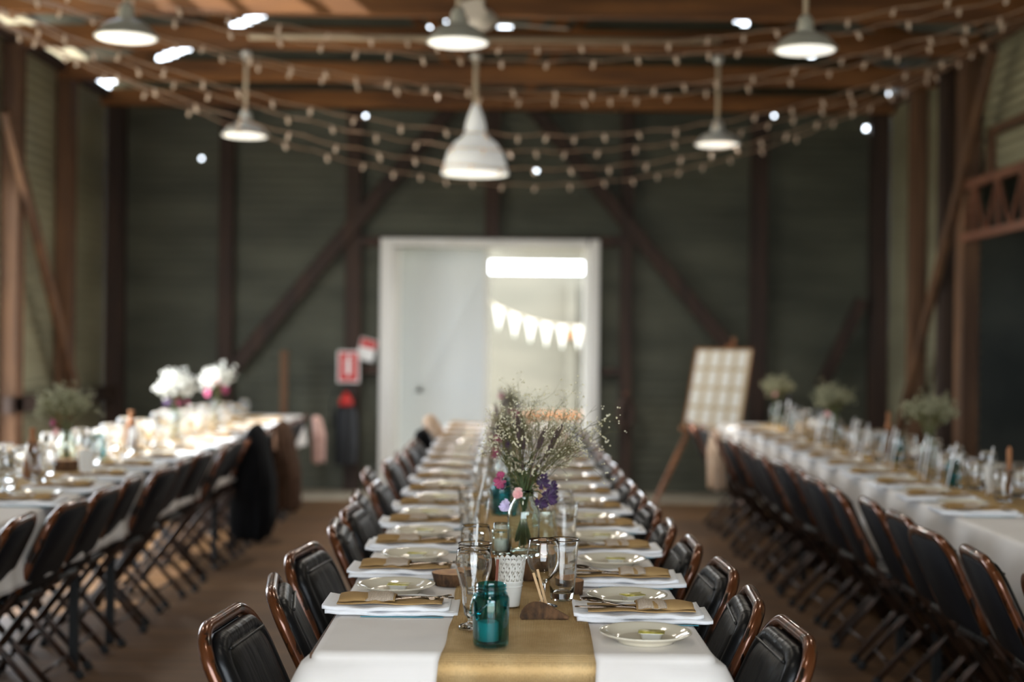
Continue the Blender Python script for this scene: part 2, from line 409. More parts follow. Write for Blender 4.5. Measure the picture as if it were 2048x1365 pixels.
struct(sheet('wall_back', XL, DX0, 0, ZW, PB, M['tin'], [h for h in holes if h[0] < DX0 and h[1] < ZW]), 'horizontal corrugated iron left of the doorway')
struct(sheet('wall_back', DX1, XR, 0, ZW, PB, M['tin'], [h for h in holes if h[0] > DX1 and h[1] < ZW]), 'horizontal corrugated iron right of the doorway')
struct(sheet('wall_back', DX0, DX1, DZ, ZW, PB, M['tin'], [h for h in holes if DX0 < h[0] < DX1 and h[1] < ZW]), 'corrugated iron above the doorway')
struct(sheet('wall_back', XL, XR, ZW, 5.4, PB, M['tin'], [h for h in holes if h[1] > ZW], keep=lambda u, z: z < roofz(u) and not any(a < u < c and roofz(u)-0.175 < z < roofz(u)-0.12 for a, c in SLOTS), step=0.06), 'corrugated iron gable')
def PL(u, z, d): return (XL - d, u, z)
def PR(u, z, d): return (XR + d, u, z)
LO0, LO1, LOZ = 6.4, 9.9, 2.45           # big side opening in the left wall, just out of the picture
struct(sheet('wall_left', LO1, YB, 0, ZW, PL, M['tin_side_lit'], step=0.6))
struct(sheet('wall_left', YF, LO0, 0, ZW, PL, M['tin_side_lit'], step=3))
struct(sheet('wall_left', LO0, LO1, LOZ, ZW, PL, M['tin_side_lit'], step=3))
RO0, RO1, ROZ = 6.2, 10.2, 2.5           # opening to the dark side room in the right wall
struct(sheet('wall_right', RO1, YB, 0, ZW, PR, M['tin_side_lit'], step=0.6))
struct(sheet('wall_right', YF, RO0, 0, ZW, PR, M['tin_side_lit'], step=3))
struct(sheet('wall_right', RO0, RO1, ROZ, ZW, PR, M['tin_side_lit'], step=3))
# front wall behind the camera with a wide open entrance
b = MB(); b.box((XL+0.7, YF, 2.5), (1.4, 0.05, 5)); b.box((XR-0.55, YF, 2.5), (1.1, 0.05, 5)); b.box((0, YF, 4.1), (7, 0.05, 2.2))
struct(b.build('wall_front', M['tin_roof']))
# dark side room
b = MB(); X2 = 7.2
b.box((X2, 8.6, 1.5), (0.06, 9, 3)); b.box(((XR+X2)/2+0.05, 13.0, 1.5), (X2-XR-0.1, 0.06, 3)); b.box(((XR+X2)/2+0.05, 4.2, 1.5), (X2-XR-0.1, 0.06, 3))
struct(b.build('wall_side_room', M['tin_roof']))
b = MB(); b.box(((XR+X2)/2+0.08, 8.6, 3.0), (X2-XR-0.05, 9, 0.06)); struct(b.build('ceiling_side_room', M['tin_roof']))
b = MB(); b.box(((XR+X2)/2+0.0, 8.6, -0.05), (X2-XR-0.002, 9, 0.1)); struct(b.build('floor_side_room', M['floor']))
# roof: ribs run down the slope
def roofsheet(xa, xb, y0, y1, gaps=()):
    b = MB(); n = int((y1-y0)/(PITCH/6)); ys = [y0 + (y1-y0)*i/n for i in range(n+1)]
    xs = [xa, xb]
    for g in gaps: xs += [g[0], g[1]]
    for g in gaps:
        ys += [g[2], g[3]]
    xs = sorted(set(xs)); ys = sorted(set(ys)); W = len(xs)
    vs = [(x, y, roofz(x) + AMP*math.sin(2*math.pi*y/PITCH)) for y in ys for x in xs]; fs = []
    for j in range(len(ys)-1):
        yc = (ys[j]+ys[j+1])/2
        for i in range(W-1):
            xc = (xs[i]+xs[i+1])/2
            if any(g[0] < xc < g[1] and g[2] < yc < g[3] for g in gaps): continue
            fs.append((j*W+i, j*W+i+1, (j+1)*W+i+1, (j+1)*W+i))
    b.add(vs, fs, True); return b
SUNG = [(-3.02,-2.72,8.42,8.95), (-2.66,-2.40,8.42,8.95), (-2.33,-2.10,8.42,8.95)]
struct(roofsheet(XL-0.75, RIDGE_X, YF-0.2, YB+0.02, SUNG).build('roof', M['tin_roof']), 'corrugated iron roof slope on the left')
struct(roofsheet(RIDGE_X, XR+0.25, YF-0.2, YB+0.02).build('roof', M['tin_roof']), 'corrugated iron roof slope on the right')
b = MB(); za, zb = roofz(XL-0.03)-0.04, roofz(XL-0.72)-0.04
b.add([(XL-0.03,YF,za),(XL-0.72,YF,zb),(XL-0.72,YB,zb),(XL-0.03,YB,za)], [(0,1,2,3)], False)
struct(b.build('eave_soffit', M['soffit'], solid=0.01), 'cream soffit glowing above the left wall')
b = MB(); b.box((XR+0.02, (YF+YB)/2, 3.66), (0.02, YB-YF, 0.42)); struct(b.build('wall_right', M['tin_roof']), 'iron strip closing the right eave')
# purlins under the roof
def P_struct(name, label, a, b_, w_, h_, m): 
    q = MB(); q.bar(a, b_, w_, h_, 0.004); return struct(q.build(name, m), label)
for sx, xe in ((-1, XL), (1, XR)):
    for t in (0.22, 0.44, 0.66, 0.88):
        x = xe + (RIDGE_X - xe)*t; z = roofz(x) - 0.05
        P_struct('roof_purlin', 'timber purlin under the %s roof slope' % ('left' if sx < 0 else 'right'), (x, YF, z), (x, YB-0.02, z), 0.07, 0.07, M['timber_d'])
# trusses: tie beam + rafters + struts
for i, (Y, zc, h_) in enumerate([(12.45, 3.46, 0.14), (11.25, 3.47, 0.15), (10.16, 3.505, 0.15), (9.0, 3.52, 0.22), (7.6, 3.50, 0.16), (5.9, 3.50, 0.16), (4.0, 3.50, 0.16), (2.0, 3.5, 0.16)]):
    lab = ['tie beam nearest the back wall','tie beam second from the back wall','tie beam carrying the far pendants','deep tie beam above the ceiling fan'][i] if i < 4 else 'tie beam over the near tables'
    P_struct('tie_beam', 'reddish timber ' + lab, (XL+0.02, Y, zc), (XR-0.02, Y, zc), 0.09, h_, M['timber_o'])
    for sx, xe in ((-1, XL), (1, XR)):
        P_struct('rafter', 'timber rafter above the ' + lab, (xe, Y, roofz(xe)-0.13), (RIDGE_X, Y, roofz(RIDGE_X)-0.13), 0.07, 0.10, M['timber_o'])
        x1 = RIDGE_X + sx*1.15
        P_struct('roof_strut', 'slanting strut above the ' + lab, (RIDGE_X+sx*0.25, Y, zc+0.08), (x1, Y, roofz(x1)-0.15), 0.05, 0.08, M['timber_o'])
# eave plates along both walls
P_struct('wall_plate', 'timber plate along the top of the left wall', (XL+0.06, YF, ZW+0.02), (XL+0.06, YB, ZW+0.02), 0.08, 0.08, M['timber_d'])
P_struct('wall_plate', 'timber plate along the top of the right wall', (XR-0.05, YF, ZW+0.0), (XR-0.05, YB, ZW+0.0), 0.06, 0.06, M['timber_p'])
# back-wall framing
YW = YB - 0.07
def wx(px, py=500): return at(px, py, YB-0.1).x
def post(px, w_, z0=0.0, z1=ZW-0.05, m='timber_d', label='', Y=YW, d=0.09, py=500):
    x = wx(px, py); q = MB(); q.box((x, Y, (z0+z1)/2), (w_, d, z1-z0), ch=0.004); return struct(q.build('wall_post', M[m]), label)
post(452, 0.13, label='timber post left of the extinguisher post')
post(707, 0.14, label='timber post with the fire signs')
post(1254, 0.11, label='timber post right of the doorway')
post(1518, 0.15, label='timber post behind the easel')
post(984, 0.13, z0=DZ+0.08, label='timber post above the doorway')
b = MB(); b.box((XL+0.09, YW, ZW/2), (0.16, 0.1, ZW-0.05)); struct(b.build('wall_post', M['timber_d']), 'left corner post')
b = MB(); b.box((XR-0.09, YW, ZW/2), (0.16, 0.1, ZW-0.05)); struct(b.build('wall_post', M['timber_d']), 'right corner post')
def brace(p0, p1, w_, h_, label, m='timber_d', Y=YW-0.075):
    a = at(p0[0], p0[1], Y); c = at(p1[0], p1[1], Y); q = MB(); d = (c-a).normalized(); x = Vector((0,1,0)); z = d.cross(x)
    q.box((a+c)/2, (w_, (c-a).length, h_), Matrix((x, d, z)).transposed(), 0.004)
    return struct(q.build('wall_brace', M[m]), label)
brace((912,205), (462,742), 0.05, 0.13, 'diagonal brace running down to the left of the doorway')
brace((1056,205), (1462,700), 0.05, 0.13, 'diagonal brace running down to the easel')
brace((1724,600), (1640,778), 0.05, 0.11, 'short diagonal brace in the right corner')
for (pa, pb, y_, w_) in ((700,1248,484,0.09),):
    a = at(pa, y_, YW); c = at(pb, y_, YW); P_struct('wall_girt', 'horizontal timber above the doorway', a, c, 0.08, w_, M['timber_d'])
for (pa, pb, y_) in ((1200,1250,744),(712,762,740)):
    a = at(pa, y_, YW); c = at(pb, y_, YW); P_struct('wall_girt', 'short timber girt beside the door frame', a, c, 0.08, 0.07, M['timber_d'])
post(584, 0.06, z0=0.06, z1=at(584,702,12.0).z, m='timber_p', label='short reddish upright beyond the left table', Y=12.3, d=0.06)
# side-wall framing
def sidepost(X, Y, w_, m, label, z1=ZW-0.03): 
    q = MB(); q.box((X, Y, z1/2), (0.12, w_, z1), ch=0.004); return struct(q.build('wall_post', M[m]), label)
sidepost(XL+0.07, 11.32, 0.16, 'timber_p', 'left wall post in the middle bay')
sidepost(XL+0.07, 10.12, 0.16, 'timber_p', 'left wall post at the picture edge')
sidepost(XR-0.07, 11.55, 0.14, 'timber_p', 'right wall post next to the corner')
sidepost(XR-0.08, 10.24, 0.2, 'timber_p', 'stout brown post at the side-room opening')
sidepost(XR-0.07, 10.75, 0.13, 'timber_d', 'slim dark post behind the stout post')
sidepost(XR-0.07, 6.1, 0.16, 'timber_p', 'right wall post beyond the frame')
sidepost(XL+0.07, 6.9, 0.16, 'timber_p', 'left wall post beyond the frame')
P_struct('wall_brace', 'diagonal brace on the left wall', (XL+0.16, 9.7, 2.9), (XL+0.16, 11.3, 0.95), 0.05, 0.10, M['timber_p'])
P_struct('wall_brace', 'long diagonal brace on the right wall', (XR-0.17, 9.45, 3.35), (XR-0.17, 11.7, 0.62), 0.05, 0.09, M['timber_p'])
P_struct('wall_rail', 'low dark rail along the left wall', (XL+0.10, 9.95, 0.87), (XL+0.10, 12.6, 0.87), 0.06, 0.12, M['timber_d'])
# steel lattice girder over the side-room opening (a thing of its own kind of structure)
b = MB()
for z in (2.50, 2.13): b.bar((XR-0.12, RO0-0.1, z), (XR-0.12, RO1+0.02, z), 0.05, 0.06)
y = RO1
while y > RO0+0.2:
    b.bar((XR-0.12, y, 2.13), (XR-0.12, y-0.24, 2.50), 0.02, 0.02); b.bar((XR-0.12, y-0.24, 2.50), (XR-0.12, y-0.48, 2.13), 0.02, 0.02)
    b.bar((XR-0.12, y-0.24, 2.13), (XR-0.12, y-0.24, 2.50), 0.02, 0.02); y -= 0.48
struct(b.build('lattice_beam', M['iron']), 'brown steel lattice beam over the dark side opening')
b = MB(); b.bar((XR-0.03, 9.9, 2.85), (XR-0.03, 6.4, 2.85), 0.06, 0.05); b.bar((XR-0.03, 9.9, 2.85), (XR-0.03, 9.9, 2.5), 0.05, 0.06)
struct(b.build('trim_2', M['timber_p']), 'pale timber frame above the lattice beam')

# doorway ------------------------------------------------------------
fx0, fx1, fz = wx(762), wx(1199), at(980, 479, YB-0.1).z
b = MB(); FW = 0.115
b.box((fx0+FW/2, YB-0.09, fz/2+0.02), (FW, 0.12, fz-0.04), ch=0.004); b.box((fx1-0.045, YB-0.09, fz/2+0.02), (0.09, 0.12, fz-0.04), ch=0.004)
b.box(((fx0+fx1)/2, YB-0.09, fz-0.035), (fx1-fx0-0.21, 0.12, 0.07), ch=0.004)
b.box((fx0+FW+0.02, YB+0.05, fz/2), (0.05, 0.16, fz-0.1)); b.box((fx1-0.11, YB+0.05, fz/2), (0.04, 0.16, fz-0.1))
struct(b.build('door_1', M['white_paint']), 'white painted door frame')
# white sliding leaf standing outside the left half of the doorway
lx0, lx1 = at(800,600,13.2).x, at(968,600,13.2).x
root = empty('door_2', ((lx0+lx1)/2, 13.2, 0)); struct(root, 'white boarded sliding leaf across the left half of the doorway')
b = MB(); n = 8; wd = (lx1-lx0)/n
for i in range(n): b.box((-(lx1-lx0)/2 + wd*(i+0.5), 0, 1.15), (wd-0.0005, 0.03, 2.2), ch=0.001)
b.build('door_board', M['pale_paint'], root)
b = MB(); b.bar((-0.26, -0.022, 0.78), (0.33, -0.022, 1.9), 0.012, 0.05); b.box((0, -0.022, 0.9), (lx1-lx0, 0.012, 0.05)); b.build('door_brace', M['pale_paint'], root)
b = MB(); b.box(((lx1-lx0)/2+0.025, 0, 1.15), (0.05, 0.05, 2.25)); b.build('door_edge', M['white_paint'], root)
# outside: verandah beam, neighbouring shed, yard, bunting, bench
b = MB(); b.box((0, 13.62, 2.30), (4.2, 0.14, 0.34)); b.box((0, 13.28, 2.49), (4.2, 0.85, 0.04)); struct(b.build('trim_3', M['white_paint']), 'white verandah beam outside the doorway')
b = MB(); b.box((0, 33, -0.06), (70, 41.8, 0.1)); struct(b.build('ground_outside', M['outground']))
b = MB(); b.box((-20, 2, -0.06), (32, 20.1, 0.1)); struct(b.build('ground_side', M['outground']))
b = MB(); b.box((0, -13, -0.06), (40, 20, 0.1)); struct(b.build('ground_front', M['outground']))
def POut(u, z, d): return (u, 17.0 + d, z)
b = MB(); hz = at(1080, 548, 17.0).z; b.box((0.6, 17.02, hz/2), (6.0, 0.06, hz))
struct(b.build('wall_outside', M['outwall']), 'pale shed across the yard')
b = MB(); a = at(1130, 668, 16.8); c = at(1185, 668, 16.8); b.bar(a, c+Vector((0.6,0,0)), 0.08, 0.10); struct(b.build('trim_4', M['timber_o']), 'brown timber beam on the shed across the yard')
b = MB(); a = at(1144, 560, 16.8); b.box((a.x, 16.9, a.z/2), (0.09, 0.09, a.z), ch=0.004); struct(b.build('trim_5', M['outwall']), 'pale post against the shed across the yard')
root = empty('bench', (at(1125,830,15.4).x, 15.4, -0.01)); tag(root, 'orange-brown timber bench out in the yard beyond the doorway', 'bench')
zt = at(1125,830,15.4).z
b = MB(); b.box((0, 0, zt), (0.85, 0.3, 0.07), ch=0.005); b.build('seat', M['timber_o'], root)
for sx in (-1, 1):
    b = MB(); b.box((sx*0.34, 0, zt/2-0.017), (0.05, 0.26, zt-0.035)); b.build('leg', M['timber_o'], root)
root = empty('bunting', (0, 15.2, 0)); tag(root, 'white triangular bunting strung across the yard outside the doorway', 'bunting')
pts = []
for i in range(25):
    t = i/24; p0 = at(955, 590, 15.2); p1 = at(1210, 648, 15.2); p = p0.lerp(p1, t); p.z -= 0.22*4*t*(1-t)*0.6; pts.append(p - Vector((0,15.2,0)))
b = MB(); b.tube(pts, 0.004, 5); b.build('cord', M['cord'], root)
for q in (pts[0], pts[-1]):
    b = MB(); b.tube([q+Vector((0,0,0.05)), Vector((q.x, q.y, -0.01))], 0.02, 8); b.build('pole', M['outwall'], root)
for i in range(0, 24, 3):
    a, c = pts[i], pts[i+2]; b = MB(); mdl = (a+c)/2 + Vector((0.0, 0, -0.26))
    b.add([a, c, mdl, a+Vector((0,0.01,0)), c+Vector((0,0.01,0)), mdl+Vector((0,0.01,0))], [(0,1,2),(5,4,3),(0,3,4,1),(1,4,5,2),(2,5,3,0)], False)
    b.build('pennant', M['bunting'], root)

# fire point ------------------------------------------------------------
def sign(px, py, wpx, hpx, Y, label, angle, kind, tiltz=0.0):
    c = at(px, py, Y); w_, h_ = wpx/FPX*Y, hpx/FPX*Y
    o = empty('fire_sign', c, tiltz); o.rotation_euler = (0, angle, tiltz); tag(o, label, 'sign')
    b = MB(); b.box((0,0,0), (w_, 0.006, h_), ch=0.002); b.build('backplate', M['signwhite'], o)
    b = MB()
    if kind == 0:
        b.box((0,-0.005,0), (w_*0.84, 0.004, h_*0.9)); b.build('red_panel', M['red'], o)
        b = MB(); b.box((0,-0.009,0.0*h_), (w_*0.20, 0.004, h_*0.5), ch=0.0018); b.box((0,-0.009,0.3*h_), (w_*0.10, 0.004, h_*0.1)); b.box((0.07*w_,-0.009,0.345*h_), (w_*0.24, 0.004, h_*0.035)); b.build('extinguisher_symbol', M['signwhite'], o)
    else:
        b.box((0,-0.005,h_*0.27), (w_*0.92, 0.004, h_*0.36)); b.build('red_panel', M['red'], o)
    return o
sign(697, 734, 44, 64, 12.55, 'red and white fire extinguisher sign fixed to the dark post', 0, 0)
sign(734, 700, 34, 44, 12.60, 'small red and white notice tilted beside the doorway frame', R(14), 1, R(12))
p = at(691, 930, 12.5)
root = empty('fire_extinguisher', (p.x, 12.5, p.z)); tag(root, 'fire extinguisher under a dark cover hanging below the red sign', 'fire extinguisher')
b = MB(); b.lathe([(0,0),(0.085,0),(0.10,0.02),(0.105,0.2),(0.10,0.44),(0.085,0.50),(0.06,0.52),(0.0,0.52)], 24); b.build('cover', M['black'], root)
b = MB(); b.lathe([(0,0.52),(0.065,0.52),(0.06,0.57),(0.03,0.61),(0.02,0.64),(0,0.64)], 20); b.build('cylinder_top', M['red'], root)
b = MB(); b.bar((-0.01,0,0.645), (0.08,0,0.66), 0.02, 0.015); b.bar((-0.01,0,0.665), (0.07,0,0.70), 0.02, 0.012); b.build('handle', M['black'], root)
b = MB(); b.tube([(0.0,0,0.64),(-0.09,0,0.66),(-0.125,-0.0,0.55),(-0.12,0,0.3)], 0.01, 6); b.build('hose', M['rubber'], root)
b = MB(); b.box((0, 0.085, 0.35), (0.05, 0.06, 0.4)); b.build('bracket', M['iron'], root)
p = at(1251, 790, 12.5)
root = empty('rope_coil', (p.x, 12.5, p.z)); tag(root, 'coil of brown rope hanging on the post right of the doorway', 'rope')
b = MB()
for k in range(5):
    pts = [(0.05*math.cos(t)*(1+0.04*k)+0.01*k-0.02, -0.012*k+0.02, -0.16+0.14*math.sin(t)*(1-0.03*k)) for t in [2*math.pi*i/20 for i in range(20)]]
    b.tube(pts, 0.012, 6, closed=True)
b.build('coil', M['timber_d'], root)
b = MB(); b.bar((0, 0.1, 0.0), (0,-0.07,0.02), 0.02, 0.02); b.build('hook', M['iron'], root)

# easel with seating chart ------------------------------------------------
EY = 11.9
root = empty('easel', (at(1425, 900, EY).x, EY, 0)); tag(root, 'brown timber easel holding the seating chart near the right table', 'easel')
rx = root.location.x
def E(px, py, dy=0.0):
    q = at(px, py, EY+dy); return Vector((q.x-rx, dy, q.z))
tl, tr_, br, bl = E(1394,699), E(1503,700), E(1477,862), E(1367,852)
for (a, c) in ((E(1462,690,0.0), Vector((E(1308,990,0).x, -0.10, 0.005))), (E(1466,690,0.0), Vector((E(1500,990,0).x, -0.10, 0.005))), (E(1465,694,0.06), Vector((0.12, 0.62, 0.062)))):
    b = MB(); b.bar(a + Vector((0,0.12,0)), c + Vector((0,0.10,0)), 0.035, 0.03, 0.003); b.build('leg', M['easel'], root)
b = MB(); d_ = (br-bl).normalized(); b.bar(bl+d_*-0.03+Vector((0,-0.035,-0.02)), br+d_*0.03+Vector((0,-0.035,-0.02)), 0.11, 0.035, 0.003); b.build('ledge', M['easel'], root)
b = MB(); b.bar(E(1466,692,0.03), E(1468,676,0.03), 0.03, 0.03, 0.003); b.build('top_clamp', M['easel'], root)
chart = empty('seating_chart', (0,0,0)); chart.location = (rx, EY, 0); tag(chart, 'cream seating chart board with rows of cards leaning on the easel', 'sign')
def Q(u, v, dep=0.0):
    return (tl*(1-u)+tr_*u)*(1-v) + (bl*(1-u)+br*u)*v + Vector((0, dep - 0.03*v, 0))
def slab(b, u0, u1, v0, v1, d0, d1):
    pts = [Q(u0,v0,d0),Q(u1,v0,d0),Q(u1,v1,d0),Q(u0,v1,d0),Q(u0,v0,d1),Q(u1,v0,d1),Q(u1,v1,d1),Q(u0,v1,d1)]
    b.add(pts, [(0,3,2,1),(4,5,6,7),(0,1,5,4),(1,2,6,5),(2,3,7,6),(3,0,4,7)], False)
b = MB(); slab(b, 0, 1, 0, 1, -0.012, 0.0); b.build('board', M['board'], chart)
b = MB()
for (u0,u1,v0,v1) in ((-0.02,1.02,-0.018,0.0),(-0.02,0.0,0,1),(1.0,1.02,0,1)): slab(b, u0,u1,v0,v1,-0.02,0.004)
b.build('frame', M['easel'], chart)
for r_ in range(4):
    for c_ in range(4):
        b = MB(); slab(b, 0.03+c_*0.245, 0.03+c_*0.245+0.165, 0.025+r_*0.245, 0.025+r_*0.245+0.20, -0.0145, -0.0125); b.build('card', M['card'], chart)

# ------------------------------------------------------------------ PENDANTS
def dome(prof_out, th):
    inner = [(max(r-th, 0), z - (0.0 if i == len(prof_out)-1 else 0)) for i, (r, z) in enumerate(prof_out)]
    return prof_out + [(r, z) for r, z in reversed(inner)]
def shade_lamp(px, py, Y, diaw, label, top_z, shade_m='lampgrey', power=8):
    c = at(px, py, Y); r = diaw/2/FPX*Y
    root = empty('pendant_lamp', c); tag(root, label, 'lamp')
    pr = [(0.030,0.30*r+0.10),(0.034,0.30*r+0.05),(0.32*r,0.62*r),(0.55*r,0.52*r),(0.85*r,0.26*r),(0.98*r,0.05*r),(1.0*r,0.0)]
    pr = [(0.0,0.62*r+0.085),(0.022,0.62*r+0.083),(0.036,0.62*r+0.06),(0.046,0.64*r),(0.27*r,0.60*r),(0.50*r,0.53*r),(0.74*r,0.39*r),(0.90*r,0.21*r),(0.98*r,0.06*r),(1.03*r,0.012),(1.03*r,0.0),(0.96*r,0.0)]
    b = MB(); b.lathe(pr, 40); b.build('lamp_shade', M[shade_m], root)
    b = MB(); b.lathe([(0,-0.014),(0.5*r,-0.012),(0.93*r,-0.004),(0.97*r,0.004),(0.93*r,0.010),(0,0.012)], 36); b.build('diffuser', M['lampglow'], root)
    b = MB(); z0 = 0.62*r+0.08; z1 = top_z - c.z; b.tube([(0,0,z0),(0,0,z1)], 0.013, 8); b.build('rod', M['cord'], root)
    b = MB(); b.lathe([(0,z1),(0.026,z1),(0.036,z1-0.02),(0.03,z1-0.045),(0.012,z1-0.06),(0,z1-0.06)], 16); b.build('ceiling_rose', M['lampwhite'], root)
    l = light('lamp_light', 'AREA', (0,0,-0.03), (0,0,0), shape='DISK', size=2*r*0.9, energy=power, color=(1,0.91,0.78)); l.parent = root
    return root
shade_lamp(253, 76, 7.45, 122, 'grey shaded pendant lamp hanging upper left, above the left table', 3.43)
shade_lamp(916, 86, 7.45, 124, 'grey shaded pendant lamp in front of the ceiling fan', 3.43)
shade_lamp(1611, 101, 7.45, 122, 'grey shaded pendant lamp above the right table', 3.43)
shade_lamp(491, 272, 10.1, 90, 'small white pendant on a long rod, left of the big bell lamp', 3.40, 'lampwhite', 14)
shade_lamp(1435, 290, 10.1, 88, 'small white pendant on a long rod, right of the big bell lamp', 3.40, 'lampwhite', 14)
for (lx, ly, nm) in ((-2.05,4.6,'left'),(-0.28,4.6,'middle'),(1.55,4.6,'right'),(-0.28,2.0,'nearest')):  # unseen pendants added to warm and brighten the near tables
    yy = ly; zz = 3.05; px_ = 1024 + lx/yy*FPX; py_ = 682.5 - (zz-CAM_H)/yy*FPX
    shade_lamp(px_, py_, yy, 0.335/yy*FPX, 'added unseen grey shaded pendant lamp overhead near the camera, %s one' % nm, 3.43)
# bell lamp
c = at(950, 349, 10.1); r = 66/FPX*10.1
root = empty('bell_pendant', c); tag(root, 'large white bell-shaped pendant lamp on a rod over the centre table', 'lamp')
pr = [(0,0.50),(0.02,0.495),(0.03,0.47),(0.05,0.42),(0.068,0.36),(0.075,0.30),(0.09,0.265),(0.15,0.22),(0.195,0.155),(0.218,0.08),(r,0.02),(r+0.004,0.0),(r-0.01,0.0)]
b = MB(); b.lathe(pr, 48); b.build('lamp_shade', M['bell_glow'], root)
b = MB(); b.lathe([(0,0.0),(0.5*r,0.0),(0.94*r,0.004),(0.94*r,0.012),(0,0.012)], 36); b.build('diffuser', M['lampglow'], root)
b = MB(); z1 = 3.40 - c.z; b.tube([(0,0,0.49),(0,0,z1)], 0.016, 8); b.build('rod', M['cord'], root)
b = MB(); b.lathe([(0,z1),(0.028,z1),(0.038,z1-0.02),(0.03,z1-0.045),(0.012,z1-0.06),(0,z1-0.06)], 16); b.build('ceiling_rose', M['lampwhite'], root)
l = light('lamp_light', 'AREA', (0,0,-0.02), (0,0,0), shape='DISK', size=0.4, energy=42, color=(1,0.95,0.88)); l.parent = root
# conduit along the beam
b = MB(); a = at(497, 80, 10.08); c = at(1440, 95, 10.08); b.tube([(a.x, 10.095, 3.50),(a.x+0.3,10.095,3.505),(c.x,10.095,3.50)], 0.02, 8)
tag(b.build('conduit_pipe', M['cord']), 'pale conduit pipe running along the tie beam above the far pendants', 'pipe')
# ceiling fan
c = at(965, 44, 8.75)
root = empty('ceiling_fan', c); tag(root, 'cream three-bladed ceiling fan behind the middle grey pendant', 'ceiling fan')
b = MB(); b.lathe([(0,-0.05),(0.05,-0.045),(0.085,-0.01),(0.09,0.03),(0.05,0.07),(0,0.08)], 28); b.build('motor', M['fan'], root)
b = MB(); b.tube([(0,0,0.07),(0,0,3.74+0.3-c.z)], 0.012, 8); b.build('rod', M['fan'], root)
for ang in (18, 118, 262):
    b = MB(); rot = Matrix.Rotation(R(ang), 3, 'Z') @ Matrix.Rotation(R(14), 3, 'X')
    out = [(0.12,-0.035),(0.18,-0.06),(0.52,-0.07),(0.55,-0.055),(0.55,0.055),(0.52,0.07),(0.18,0.06),(0.12,0.035)]
    b.loops([[rot @ Vector((x,y,-0.004)) for x,y in out],[rot @ Vector((x,y,0.004)) for x,y in out]], smooth=False)
    o = b.build('fan_blade', M['fan'], root)
    b = MB(); r2 = Matrix.Rotation(R(ang), 3, 'Z'); b.bar(r2 @ Vector((0.06,0,0)), r2 @ Vector((0.2,0,-0.003)), 0.03, 0.008); b.build('bracket', M['fan'], o)

# ------------------------------------------------------------------ FAIRY LIGHT STRINGS
bulb_mesh = None
def fairy(i, mids, L0, R0, midY):
    """string from a left anchor to a right anchor; sag chosen so the middle passes picture height mids at depth midY"""
    zm = at(1000, mids, midY).z
    root = empty('fairy_light_string', (0,0,0)); pts = []
    mid = (Vector(L0)+Vector(R0))/2; N_ = 64
    for k in range(N_+1):
        t = k/N_; p = Vector(L0).lerp(Vector(R0), t); s4 = 4*t*(1-t)
        s5 = s4**1.0
        p.z += (zm - mid.z)*s5; p.y += (midY - mid.y)*s4
        p.z += 0.008*math.sin(k*1.9+i)
        pts.append(p)
    b = MB(); b.tube(pts, 0.0045, 5); b.build('wire', M['string'], root)
    b = MB(); b.tube([(q.x, q.y+0.005*math.cos(k2*1.3), q.z+0.004*math.sin(k2*1.3)) for k2, q in enumerate(pts)], 0.003, 4); b.build('twisted_strand', M['string'], root)
    nb = 30
    for k in range(nb):
        t = (k+0.5+0.3*math.sin(k*7+i))/nb; f = t*N_; a = int(f); p = pts[a].lerp(pts[min(a+1,N_)], f-a)
        o = BULB if not USED else BULB.copy()
        if USED: COL.objects.link(o)
        USED.append(1)
        o.parent = root; o.location = p; o.rotation_euler = (0.3*math.sin(k*3+i), 0.35*math.sin(k*5.1+2*i), 0)
    return root
b = MB(); b.lathe([(0,-0.050),(0.006,-0.046),(0.0105,-0.034),(0.010,-0.020),(0.006,-0.012)], 8); b.lathe([(0.0055,-0.013),(0.006,-0.002),(0.004,0.004),(0,0.005)], 8)
BULB = b.build('bulb', M['bulbcap']); USED = []
LA = (XL+0.12, 6.6, 3.40); RA = (XR-0.12, 7.4, 3.42)
strings = [(92,8.6,0.0,0.0,'topmost'),(120,8.2,0.1,0.3,'second highest'),(180,8.8,0.15,0.9,'third highest'),(196,9.3,0.25,1.4,'fourth highest'),
           (268,9.0,0.3,2.0,'fifth highest'),(300,9.7,0.4,2.4,'third lowest'),(335,9.4,0.5,2.8,'second lowest'),(368,10.9,0.6,3.2,'lowest')]
for i, (my, mY, dl, dr, nm) in enumerate(strings):
    s_ = fairy(i, my, (LA[0], LA[1]+dl*1.2, LA[2]), (RA[0], RA[1]+dr, RA[2]), mY)
    tag(s_, 'fairy light string swagged across the shed, %s of the eight' % nm, 'fairy lights', 'fairy light strings under the roof')

